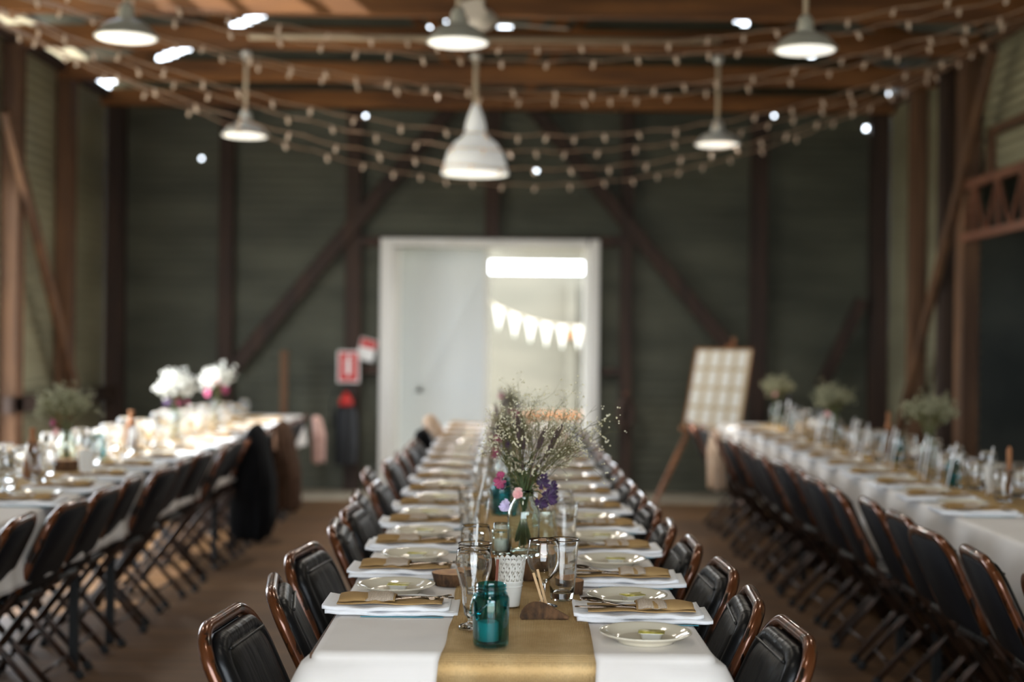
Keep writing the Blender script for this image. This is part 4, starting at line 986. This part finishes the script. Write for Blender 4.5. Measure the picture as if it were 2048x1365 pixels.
def lace_pot():
    root = empty('lace_pot'); H = 0.112; r0, r1 = 0.0215, 0.0365
    b = MB(); rad = lambda z: r0 + (r1-r0)*z/H
    b.lathe([(0,0.003),(r0-0.001,0.003),(r0,0.0),(r0+0.0012,0.003),(rad(0.055),0.055),(rad(0.056)+0.0015,0.0575),(rad(0.06),0.060)], 40)
    b.lathe([(rad(0.046)+0.0002,0.046),(rad(0.048)+0.0016,0.0475),(rad(0.05),0.049)], 40); b.build('pot_body', M['pot'], root)
    NU, NV = 176, 22; b = MB(); per = 11
    def zz(u, v):
        z1 = H - 0.006 + 0.006*abs(math.sin(math.pi*u*16)); return 0.058 + (z1-0.058)*v
    def fn(u, v):
        z = zz(u, v); a = 2*math.pi*u; rr_ = rad(z); return (rr_*math.cos(a), rr_*math.sin(a), z)
    def skip(i, j):
        k = i % per; row = j // 4; jj = j % 4; sh = 0 if row % 2 == 0 else 5; kk = (i + sh) % per
        if j >= NV-2: return False
        if row < 5: return (kk in (2,3) and jj in (1,2)) or (kk in (5,6,7) and jj in (0,1) and row % 2 == 0) or (kk in (9,) and jj in (2,3))
        return False
    b.grid(fn, NU, NV, skip=skip); b.build('lace_rim', M['pot'], root, solid=0.0009); tag(root, '', 'pot'); return Proto(root)
POT = lace_pot()
def slice_proto(name, r_, h, seed, taper=0.9):
    rnd = random.Random(seed); ph = [rnd.uniform(0,6.28) for _ in range(3)]; root = empty(name)
    def rd(a): return 1 + 0.04*math.sin(2*a+ph[0]) + 0.03*math.sin(3*a+ph[1]) + 0.012*math.sin(11*a+ph[2])
    n = 56; ring = lambda k, z: [(r_*k*rd(2*math.pi*i/n)*math.cos(2*math.pi*i/n), r_*k*rd(2*math.pi*i/n)*math.sin(2*math.pi*i/n), z) for i in range(n)]
    b = MB(); b.loops([ring(taper,0.0), ring(taper*1.02,h*0.1), ring((1+taper)/2,h*0.5), ring(1.0,h*0.93), ring(0.985,h)], cap0=True, cap1=False); b.build('bark', M['bark'], root)
    b = MB(); b.loops([ring(0.985,h), ring(0.6,h+0.0004), ring(0.2,h+0.0005)], cap0=False, cap1=True); b.build('cut_face', M['cutwood'], root)
    tag(root, '', 'wood slice'); return Proto(root)
def stick_proto(name, m, L_, w_=0.006, th=0.0022):
    b = MB(); b.box((0,0,L_/2), (w_, th, L_), ch=0.0006); return P1(name, b, M[m], '', 'stick')

# ------------------------------------------------------------------ CENTRE TABLE LAY-UP
def T(px, py_or_Y, Y=None, z=TZ): pass
ZC = TZ + 0.0035; ZRN = TZ + 0.0105
def onx(px, Y): return (px-1024)/FPX*Y + ROLL*0.6
NSET = 16
left_n  = [3.24, 3.74, 4.21, 4.70] + [4.70+0.49*k for k in range(1,12)]
left_p  = [3.47, 3.98, 4.47, 4.95] + [4.95+0.49*k for k in range(1,11)]
right_n = [3.18, 3.64, 4.14, 4.64] + [4.64+0.49*k for k in range(1,12)]
right_p = [2.93, 3.36, 3.92, 4.40, 4.88] + [4.88+0.49*k for k in range(1,11)]
def place_napkin(sideX, Y, idx, sname, tilt=0.0, tabname='centre table', xo=0.275, xc0=None, simple=False, zoff=0.0):
    xc = cxs(Y) if xc0 is None else xc0
    x = xc + sideX*xo; far = simple
    rz = R(tilt) + (math.pi if sideX > 0 else 0)
    grp = 'folded white napkins on the %s of the %s' % (sname, tabname)
    w1 = 'folded white napkin, %s from the near end, %s of the %s' % (ORD[idx], sname, tabname)
    NAPS[idx%3].put((x, Y, ZC+0.0003), rz if sideX < 0 else R(tilt), w1, 'napkin', grp)
    zt = ZC + 0.0215
    px_ = POCK.put((x + sideX*0.0, Y-0.018, zt+0.002), (0 if sideX < 0 else math.pi) + R(tilt*1.3), 'burlap lace cutlery pocket, %s from the near end, %s of %s' % (ORD[idx], sname, tabname), 'cutlery pocket', 'cutlery pockets on the %s of the %s' % (sname, tabname))
    if simple: return
    rb = (0 if sideX < 0 else math.pi)
    d = 1 if sideX < 0 else -1
    if sideX < 0:
        FORK.put((x+0.052, Y-0.022, zt+0.0068), rb + R(8), 'fork in burlap pocket, %s from the near end, %s of %s' % (ORD[idx], sname, tabname), 'fork', 'forks on the %s of the %s' % (sname, tabname))
        KNIFE.put((x+0.045, Y-0.002, zt+0.0072), rb - R(7), 'knife crossing the fork, %s from the near end, %s of %s' % (ORD[idx], sname, tabname), 'knife', 'knives on the %s of the %s' % (sname, tabname))
    else:
        SPOON.put((x-0.062, Y-0.016, zt+0.0078), rb - R(10), 'spoon in burlap pocket, %s from the near end, %s of %s' % (ORD[idx], sname, tabname), 'spoon', 'spoons on the %s of the %s' % (sname, tabname), tilt=(0, R(-4), ))
        KNIFE.put((x-0.050, Y-0.034, zt+0.0068), rb + R(4), 'knife beside the spoon, %s from the near end, %s of %s' % (ORD[idx], sname, tabname), 'knife', 'knives on the %s of the %s' % (sname, tabname))
def place_plate(sideX, Y, idx, sname, dx=0.0, tabname='centre table', xo=0.27, xc0=None, butter=True):
    xc = cxs(Y) if xc0 is None else xc0
    x = xc + sideX*xo + dx
    PLATE.put((x, Y, ZC+0.0003), R(17*idx), 'cream side plate, %s from the near end, %s of the %s' % (ORD[idx], sname, tabname), 'plate', 'side plates on the %s of the %s' % (sname, tabname))
    if butter:
        bx = x + (0.006 if sideX < 0 else 0.012); BUTTER.put((bx, Y-0.006, ZC+0.0072), R(-4 if sideX < 0 else (25 if idx == 1 else -8)), 'yellow foil butter portion on the %s plate, %s of %s' % (ORD[idx], sname, tabname), 'butter portion', 'butter portions on the %s of the %s' % (sname, tabname), scale=1.12)
for i, Y in enumerate(left_n): place_napkin(-1, Y, i, 'left side', [0,-1,1,0,2][i%5], xo=0.275)
for i, Y in enumerate(left_p[:13]): place_plate(-1, Y, i, 'left side', [-0.01,0.005,0][i%3], xo=0.272)
for i, Y in enumerate(right_n[:14]): place_napkin(1, Y, i, 'right side', [-1,-2,1,0,1][i%5], xo=0.285)
for i, Y in enumerate(right_p[:14]): place_plate(1, Y, i, 'right side', [0,0.0,0.005][i%3], xo=0.272)

OCC = [(onx(px, Y), Y, r_) for px, Y, r_ in ((1003,5.0,.038),(1012,5.55,.043),(1018,7.7,.043),(350,8.7,.043),(434,9.9,.043),(134,6.6,.043),(1552,10.6,.043),(1670,8.8,.043),(1858,6.8,.043),
    (196,7.1,.038),(1906,6.2,.034),(1796,7.45,.038),(1582,9.9,.03),(1985,5.9,.04),(1716,8.1,.04),(172,6.2,.04),(398,9.3,.042),(262,7.6,.037),(64,6.1,.037),(1777,7.9,.03),(2018,5.6,.015),(170,6.45,.09),(1832,7.2,.064),(1121,4.62,.042),(940,4.62,.042))]
def spot(x, y, r_=0.042):
    # nearest free place along the runner so that nothing on it touches
    for k in range(60):
        yy = y + (0.012*((k+1)//2))*(1 if k % 2 else -1)
        if all((x-q[0])**2 + (yy-q[1])**2 > (r_+q[2]+0.004)**2 for q in OCC): break
    OCC.append((x, yy, r_)); return yy
def put(pr, px, Y, label, cat, z=ZRN, rz=0.0, group=None, **kw): return pr.put((onx(px, Y), Y, z), rz, label, cat, group, **kw)
put(TEAL, 981.5, 2.845, 'teal glass jar holding a white candle at the near end of the runner', 'jar', rz=R(18), scale=(1,1,0.93))
put(CAND, 976, 2.845, 'white candle inside the teal jar at the near end of the runner', 'candle', z=ZRN+0.0105)
put(BEER, 946, 3.02, 'footed beer glass behind the teal jar on the near left', 'beer glass')
put(FACET, 949, 3.42, 'faceted tumbler behind the footed beer glass', 'glass')
put(BELLY, 951, 3.75, 'round-bellied tumbler behind the faceted tumbler, left of the bouquet', 'glass')
put(TUMB, 953, 4.20, 'straight tumbler with a white straw left of the bouquet', 'glass', scale=1.15)
put(POT, 1020, 3.27, 'white lace-edged metal pot on the runner behind the teal jar', 'pot')
put(WINE, 1086, 3.27, 'stemmed wine glass right of the white lace pot', 'wine glass')
put(TUMB, 1124, 3.36, 'tapered tumbler just behind the stemmed wine glass', 'glass')
LOG = slice_proto('log_slice', 0.098, 0.056, 3, 0.97)
put(LOG, 1039, 3.70, 'thick log slice carrying the near bouquet bottle', 'wood slice')
put(VASE, 1046, 3.66, 'clear glass bottle vase holding the near bouquet', 'vase', z=ZRN+0.0565)
put(CLEARJ, 1001, 3.68, 'clear jar with a white candle left of the bouquet bottle', 'jar', z=ZRN+0.0565, scale=0.78)
put(CAND, 1001, 3.68, 'white candle in the clear jar left of the bouquet bottle', 'candle', z=ZRN+0.0645, scale=0.85)
W1 = slice_proto('wood_slice', 0.050, 0.032, 11, 0.84)
put(W1, 904, 3.58, 'small wood slice dish left of the glasses beside the second napkin', 'wood slice', z=ZC+0.001)
W2 = slice_proto('wood_slice', 0.036, 0.034, 17, 0.92)
put(W2, 1139, 3.47, 'small round wood slice right of the tapered tumbler', 'wood slice', z=ZC+0.001)
put(TUMB, 1129, 4.12, 'tapered tumbler right of the bouquet bottle', 'glass')
put(CLEARJ, 1091, 4.28, 'clear jar right of the bouquet behind the tumbler', 'jar', scale=0.95)
put(BELLY, 1121, 4.62, 'round-bellied tumbler behind the clear jar, right of the bouquet', 'glass')
put(FACET, 940, 4.62, 'faceted tumbler behind the tumbler with the straw', 'glass')
put(TEAL, 1003, 5.0, 'teal glass jar behind the near bouquet', 'jar')
# bark offcut: wedge with curved bark and pale cut edge
root = empty('bark_offcut', (onx(1090, 3.13), 3.13, ZRN-0.001)); tag(root, 'curved bark offcut lying at the foot of the wine glass', 'wood offcut')
def bk(u, v):
    x = -0.052 + 0.104*u; h = 0.034*math.sin(math.pi*u**0.62)*(1-v)
    return (x, -0.028*(1-0.6*u)*math.sin(v*math.pi/2) + 0.010 - 0.012*(1-v), 0.0025 + h*math.cos(v*math.pi/2*0.9) )
b = MB(); b.grid(bk, 24, 8); b.build('bark', M['bark'], root, solid=0.004)
b = MB(); b.tube([bk(i/24, 0.0) for i in range(25)], 0.0022, 6); b.tube([bk(i/24, 1.0) for i in range(25)], 0.0022, 6); b.build('cut_edge', M['cutwood'], root)
ST = stick_proto('wooden_stirrer', 'stick', 0.098, 0.006)
o = ST.put((onx(1093,3.16), 3.15, ZRN+0.002), R(20), 'pale wooden stirrer leaning against the wine glass', 'stick', tilt=(R(-18), R(-13)))
o = ST.put((onx(1096,3.19), 3.19, ZRN+0.002), R(-10), 'second pale wooden stirrer leaning behind the first', 'stick', tilt=(R(-12), R(-17)))
ST2 = stick_proto('red_stirrer', 'redstick', 0.115, 0.0065)
ST2.put((onx(989,3.2), 3.2, ZRN+0.002), 0, 'red-brown wooden stirrer standing between the beer glass and the lace pot', 'stick', tilt=(R(-4), R(3)))
b = MB(); b.tube([(0,0,0),(0,0,0.20)], 0.0032, 10); STRAW = P1('paper_straw', b, M['straw'], '', 'straw')
STRAW.put((onx(948,4.2)-0.012, 4.2, ZRN+0.018), 0, 'white paper straw in the straight tumbler left of the bouquet', 'straw', tilt=(0, R(12)))
STRAW.put((onx(955,3.42)-0.012, 3.42, ZRN+0.013), 0, 'white paper straw in the faceted tumbler behind the beer glass', 'straw', tilt=(0, R(4)), scale=0.78)

# ------------------------------------------------------------------ BOUQUETS
def petal_flower(c, r_, seed, m, parent, dirv):
    rnd = random.Random(seed); b = MB(); z = Vector(dirv).normalized(); x = z.orthogonal().normalized(); y = z.cross(x)
    for k in range(6):
        a0 = 2*math.pi*k/6 + rnd.uniform(-0.3,0.3); tilt = rnd.uniform(0.2, 1.1); ww = rnd.uniform(0.8,1.1)
        def fn(u, v):
            s_ = (u-0.5)*2; rr_ = r_*v*ww; a = a0 + s_*0.80*(1-0.25*v**3)
            h = rr_*math.sin(tilt)*0.8 + 0.16*r_*math.sin(s_*6+k)*v
            q = rr_*math.cos(tilt*0.8)
            return Vector(c) + x*math.cos(a)*q + y*math.sin(a)*q + z*h
        b.grid(fn, 8, 6)
    return b.build('flower', m, parent, solid=0.0006)
def bouquet(loc, label, seed, H=0.42, spread=0.14, ng=22, nspike=7, flowers=(), gyp='gyp', dot=0.0017, neck=0.0, stem_len=0.15, sub=5, right=0.0, stemr=0.0016, stemm='drystem', nstem=22, group=None, loose=0):
    rnd = random.Random(seed); root = empty('bouquet', loc); tag(root, label, 'bouquet', group)
    # stems in the vase: from base spreading to the neck
    NZ = stem_len
    b = MB()
    for k in range(nstem):
        a = rnd.uniform(0,6.28); r0 = rnd.uniform(0.0,0.028); a2 = a + math.pi + rnd.uniform(-0.8,0.8); r1 = rnd.uniform(0,0.017)
        b.tube([(r0*math.cos(a), r0*math.sin(a), rnd.uniform(0.012,0.04)), (0.3*r0*math.cos(a), 0.3*r0*math.sin(a), NZ*0.55), (r1*math.cos(a2), r1*math.sin(a2), NZ), (r1*2.4*math.cos(a2), r1*2.4*math.sin(a2), NZ+0.055)], [0.0022,0.0019,0.0018,0.0012], 5)
    b.build('stems', M['stem'], root)
    bs = MB(); bd = MB()
    def branch(p, d, L_, lev):
        q = p + d*L_; mid = (p+q)/2 + Vector((rnd.uniform(-1,1), rnd.uniform(-1,1), rnd.uniform(-1,1)))*L_*0.06
        bs.tube([p, mid, q], [stemr*(1-0.22*lev), stemr*(0.9-0.22*lev), stemr*(0.78-0.22*lev)], 4, caps=False)
        if lev >= 3:
            for _ in range(rnd.choice((1,2))):
                bd.ball(q + Vector((rnd.gauss(0,0.003), rnd.gauss(0,0.003), rnd.gauss(0,0.003))), dot*rnd.uniform(0.75,1.35), 6, 4)
            return
        for _ in range(rnd.choice((2,3,3)) if lev else sub):
            dv = (d + Vector((rnd.gauss(0,0.45), rnd.gauss(0,0.45), rnd.gauss(0.05,0.35)))).normalized()
            st = p.lerp(q, rnd.uniform(0.55,1.0)); branch(st, dv, L_*rnd.uniform(0.42,0.66), lev+1)
    for k in range(ng):
        a = rnd.uniform(0,6.28); el = rnd.uniform(0.15,1.0); d = Vector((math.cos(a)*spread*4.4*el + right*rnd.uniform(0,1), math.sin(a)*spread*3.4*el, 1.0)).normalized()
        branch(Vector((0,0,NZ)), d, (H-NZ)*(rnd.uniform(0.5,0.82) if loose else rnd.uniform(0.40,0.56)), 0)
    if loose:
        for k in range(12):
            a = rnd.uniform(0,6.28); el = rnd.uniform(0.3,1.2); d = Vector((math.cos(a)*el, math.sin(a)*el*0.8, 1.0)).normalized()
            branch(Vector((0,0,NZ)), d, (H-NZ)*rnd.uniform(0.2,0.36), 1)
        b = MB()
        for k in range(120):
            a = rnd.uniform(0,6.28); zz = rnd.uniform(-0.012,0.085); r0 = rnd.uniform(0.004,0.018+0.42*max(0,zz)); c = Vector((r0*math.cos(a), r0*math.sin(a), NZ+zz))
            d = Vector((math.cos(a)*0.8+rnd.gauss(0,0.3), math.sin(a)*0.8+rnd.gauss(0,0.3), rnd.uniform(-0.1,1.2))).normalized(); x = d.orthogonal().normalized(); Lf = rnd.uniform(0.010,0.026); wf = Lf*0.2
            b.add([c, c+d*Lf*0.4+x*wf, c+d*Lf, c+d*Lf*0.4-x*wf], [(0,1,2,3)], True)
        b.build('small_leaves', M['leafdark'], root)
    for k in range(nspike):
        a = rnd.uniform(0,6.28); el = rnd.uniform(0.1,1.0)
        d = Vector((math.cos(a)*min(spread,0.15)*4.2*el, math.sin(a)*min(spread,0.15)*3*el, 1)).normalized(); p0 = Vector((0,0,NZ)); Lp = (H-NZ)*rnd.uniform(0.45,0.8)
        b = MB(); b.tube([p0, p0+d*Lp], 0.0014, 5)
        for j in range(26):
            t = j/25; c = p0 + d*(Lp + 0.05*t - 0.01); w_ = 0.006*math.sin(math.pi*min(1,0.2+t*0.8))+0.001
            for q in range(4):
                aa = q*1.57+j*0.7; xx = d.orthogonal().normalized(); yy = d.cross(xx)
                b.ball(c + (xx*math.cos(aa)+yy*math.sin(aa))*w_*0.7, 0.0030, 5, 3)
        b.build('flower_spike', M['spike'], root)
    bs.build('fine_branches', M[stemm], root); bd.build('baby_breath_blooms', M[gyp], root)
    for k, (dx, dy, dz, r_, mm) in enumerate(flowers):
        c = Vector((dx, dy, dz)); b = MB(); b.tube([Vector((0,0,NZ)), c*0.6+Vector((0,0,NZ))*0.4+Vector((0,0,0.01)), c], 0.0013, 5); 
        f = petal_flower(c, r_, seed*31+k, M[mm], root, (dx*3, dy*3-0.03, 0.05))
        b.build('flower_stem', M['stem'], f)
    return root
zV = ZRN+0.0655
# offsets for flowers from picture positions at depth 3.6
def fo(px, py, Y=3.60):
    q = at(px, py, Y); return (q.x-onx(1046,3.66), Y-3.66, q.z-zV)
HF = [(*fo(1003,962,3.62),0.023,'f_magenta'), (*fo(1037,990,3.585),0.019,'f_pink'), (*fo(1094,995,3.60),0.028,'f_purple'), (*fo(1083,966,3.63),0.025,'f_purple'), (*fo(1104,978,3.64),0.023,'f_purple'),
      (*fo(1012,1012,3.60),0.018,'f_lilac'), (*fo(1066,960,3.68),0.017,'f_purple'), (*fo(1012,975,3.66),0.016,'f_purple'), (*fo(1080,1008,3.62),0.022,'f_purple')]
bouquet((onx(1046,3.66), 3.66, zV), 'near bouquet of baby\'s breath, dark lavender spikes and purple sweet peas', 42, H=0.37, spread=0.24, ng=26, nspike=8, flowers=HF, right=0.6, nstem=38, stem_len=0.155, stemr=0.0008, dot=0.0019, loose=1)
def dark_bouquet(px, Y, label, H, seed, nsp, z=ZRN+0.002):
    VASE.put((onx(px,Y), Y, z), 0, 'bottle vase under the %s' % label, 'vase')
    fl = [(random.Random(seed+k).uniform(-0.05,0.05), -0.02, H-0.06-0.03*k, 0.024, ['f_magenta','f_purple','f_purple','f_magenta','f_purple'][k%5]) for k in range(6)]
    bouquet((onx(px,Y), Y, z+0.009), label, seed, H=H, spread=0.075, ng=8, nspike=10, flowers=fl, stem_len=0.155)
dark_bouquet(1012, 5.55, 'dark plum bouquet just behind the near bouquet', 0.37, 77, 10)
dark_bouquet(1018, 7.7, 'dark plum bouquet farther along the centre table', 0.36, 91, 10)
# glasses further along the centre table
rnd = random.Random(15); k = 0
for Y in [5.05+0.46*i for i in range(11)]:
    for sx, nm in ((-1,'left'),(1,'right')):
        for dxx, pr, kind in ((0.045, (BELLY,TUMB,FACET)[k%3], 'tumbler'), (0.087, (WINE, TUMB)[k%2], 'glass')):
            x = cxs(Y) + sx*dxx + rnd.uniform(-0.006,0.006); yy = Y + rnd.uniform(-0.03,0.03) + (0.16 if dxx > 0.06 else 0); yy = spot(x, yy, 0.040)
            pr.put((x, yy, ZRN), rnd.uniform(0,6), 'clear drinking glass on the %s edge of the runner beyond the near bouquet' % nm, 'glass', 'glasses along the %s of the centre runner beyond the near bouquet' % nm)
            k += 1
for i, (Y, sx) in enumerate(((5.3,-1),(6.3,-1),(7.2,1),(8.2,-1))):
    STRAW.put((cxs(Y)+sx*0.05, Y, ZRN), 0, 'white paper straw standing in a glass along the far centre runner', 'straw', 'straws along the far centre runner', tilt=(0, R(9)))

# ------------------------------------------------------------------ SIDE TABLES
def side_table(name, xc, y0, n, dens):
    rnd = random.Random(len(name)*7+n)
    for i in range(n):
        Y = y0 + 0.47*i
        for sx, sn in ((-1, 'left side'), (1, 'right side')):
            place_napkin(sx, Y, i, sn, rnd.uniform(-3,3), name, xo=0.303, xc0=xc, simple=True)
            place_plate(sx, Y+0.235, i, sn, 0.0, name, xc0=xc, butter=False)
            cells = [-0.12, 0.0, 0.12][:dens]; rnd.shuffle(cells)
            for j in range(dens):
                pr = (WINE, TUMB, BELLY, WINE, FACET)[(i+j) % 5]
                gx = xc + sx*(0.035+0.035*j) + rnd.uniform(-0.006,0.006); gy = spot(gx, Y + cells[j] + rnd.uniform(-0.015,0.015), 0.040)
                pr.put((gx, gy, ZRN), rnd.uniform(0,6),
                       'clear drinking glass along the %s of the %s runner' % (sn, name), 'glass', 'glasses along the %s of the %s runner' % (sn, name))
side_table('left table', -2.08, 5.2, 12, 3)
side_table('right table', 2.0, 5.2, 11, 2)
rnd = random.Random(77)
for i in range(17):
    STRAW.put((2.0+rnd.uniform(-0.17,-0.03), 5.8+0.28*i, ZRN), 0, 'white paper straw standing among the glasses of the right table', 'straw', 'straws on the right table', tilt=(0, R(rnd.uniform(4,14))))
# flowers on the side tables
def gyp_bouquet(px, py, Y, label, seed, gyp, flowers, H=0.40, spread=0.17, z=ZRN+0.002, ng=26, dot=0.0032):
    x = onx(px, Y); VASE.put((x, Y, z), 0, 'bottle vase under the %s' % label, 'vase')
    bouquet((x, Y, z+0.009), label, seed, H=H, spread=spread, ng=ng, nspike=0, flowers=flowers, gyp=gyp, dot=dot, stem_len=0.155, nstem=14, stemr=0.0014)
gyp_bouquet(350, 765, 8.7, 'big white baby\'s breath bouquet with purple flowers on the left table', 5, 'gyp_w', [(-0.03,-0.05,0.20,0.03,'f_purple'),(0.03,-0.05,0.20,0.025,'f_magenta'),(0.08,-0.04,0.2,0.02,'f_magenta')], H=0.40, spread=0.14, ng=34, dot=0.0058)
gyp_bouquet(434, 760, 9.9, 'smaller white bouquet with pink flowers on the left table', 6, 'gyp_w', [(-0.05,-0.04,0.22,0.034,'f_magenta'),(0.05,-0.04,0.24,0.034,'f_magenta'),(0.0,-0.05,0.30,0.03,'f_pink')], H=0.42, spread=0.09, ng=22, dot=0.0058)
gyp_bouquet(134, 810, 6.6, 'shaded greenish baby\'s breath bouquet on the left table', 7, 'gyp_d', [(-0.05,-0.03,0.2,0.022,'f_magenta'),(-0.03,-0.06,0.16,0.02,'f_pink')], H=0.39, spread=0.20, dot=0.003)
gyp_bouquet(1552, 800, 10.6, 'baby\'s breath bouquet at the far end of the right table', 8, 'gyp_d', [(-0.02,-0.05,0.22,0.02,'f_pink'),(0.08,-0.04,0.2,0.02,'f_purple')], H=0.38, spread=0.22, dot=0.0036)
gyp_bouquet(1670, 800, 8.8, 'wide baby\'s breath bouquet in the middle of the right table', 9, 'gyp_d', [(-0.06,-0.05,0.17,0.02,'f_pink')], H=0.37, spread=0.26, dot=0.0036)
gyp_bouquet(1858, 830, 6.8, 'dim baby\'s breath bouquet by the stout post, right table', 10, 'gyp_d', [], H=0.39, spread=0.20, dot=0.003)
# coloured jars, pots, brown paper cones
TEAL.put((onx(196,7.1), 7.1, ZRN), 0, 'turquoise glass jar among the glasses on the left table', 'jar')
TEAL.put((onx(1906,6.2), 6.2, ZRN), 0, 'round teal jar near the white pot on the right table', 'jar', scale=0.85)
TEAL.put((onx(1796,7.45), 7.45, ZRN), 0, 'turquoise glass jar in the middle of the right table', 'jar')
TEAL.put((onx(1582,9.9), 9.9, ZRN), 0, 'small teal jar at the far end of the right table', 'jar', scale=0.8)
POT.put((onx(1985,5.9), 5.9, ZRN), 0, 'white lace-edged pot at the near end of the right table', 'pot', scale=1.05)
POT.put((onx(1716,8.1), 8.1, ZRN), 0, 'white lace-edged pot farther along the right table', 'pot')
POT.put((onx(172,6.2), 6.2, ZRN), 0, 'white lace-edged pot on the left table', 'pot')
POT.put((onx(398,9.3), 9.3, ZRN), 0, 'white lace-edged pot between the two white bouquets on the left table', 'pot', scale=1.1)
def cone_proto():
    b = MB(); b.lathe([(0,0.0),(0.035,0.0),(0.036,0.01),(0.034,0.09),(0.022,0.15),(0.013,0.175),(0.013,0.205),(0.015,0.207),(0.015,0.215),(0,0.217)], 24); return P1('brown_bottle', b, M['kraft'], '', 'bottle')
CONE = cone_proto()
CONE.put((onx(262,7.6), 7.6, ZRN), 0, 'tall brown bottle among the glasses on the left table, farther one', 'bottle')
CONE.put((onx(64,6.1), 6.1, ZRN), 0, 'tall brown bottle at the near end of the left table', 'bottle')
CONE.put((onx(1777,7.9), 7.9, ZRN), 0, 'slim brown bottle rising above the glasses on the right table', 'bottle', scale=(0.8,0.8,1.1))
b = MB(); b.lathe([(0,0),(0.010,0),(0.011,0.20),(0.004,0.215),(0,0.217)], 12); TAPER = P1('taper_candle', b, M['kraft'], '', 'candle')
TAPER.put((onx(2018,5.6), 5.6, ZRN), 0, 'tall brown taper candle at the near end of the right table', 'candle')
W3 = slice_proto('wood_slice', 0.06, 0.05, 29, 0.95)
W3.put((onx(170,6.75), 6.45, ZRN), 0, 'dark wood slice in the middle of the left table', 'wood slice')
W3.put((onx(1832,7.2), 7.2, ZRN), 0, 'dark wood slice in the middle of the right table', 'wood slice')
for p_ in (NAPS, ): pass
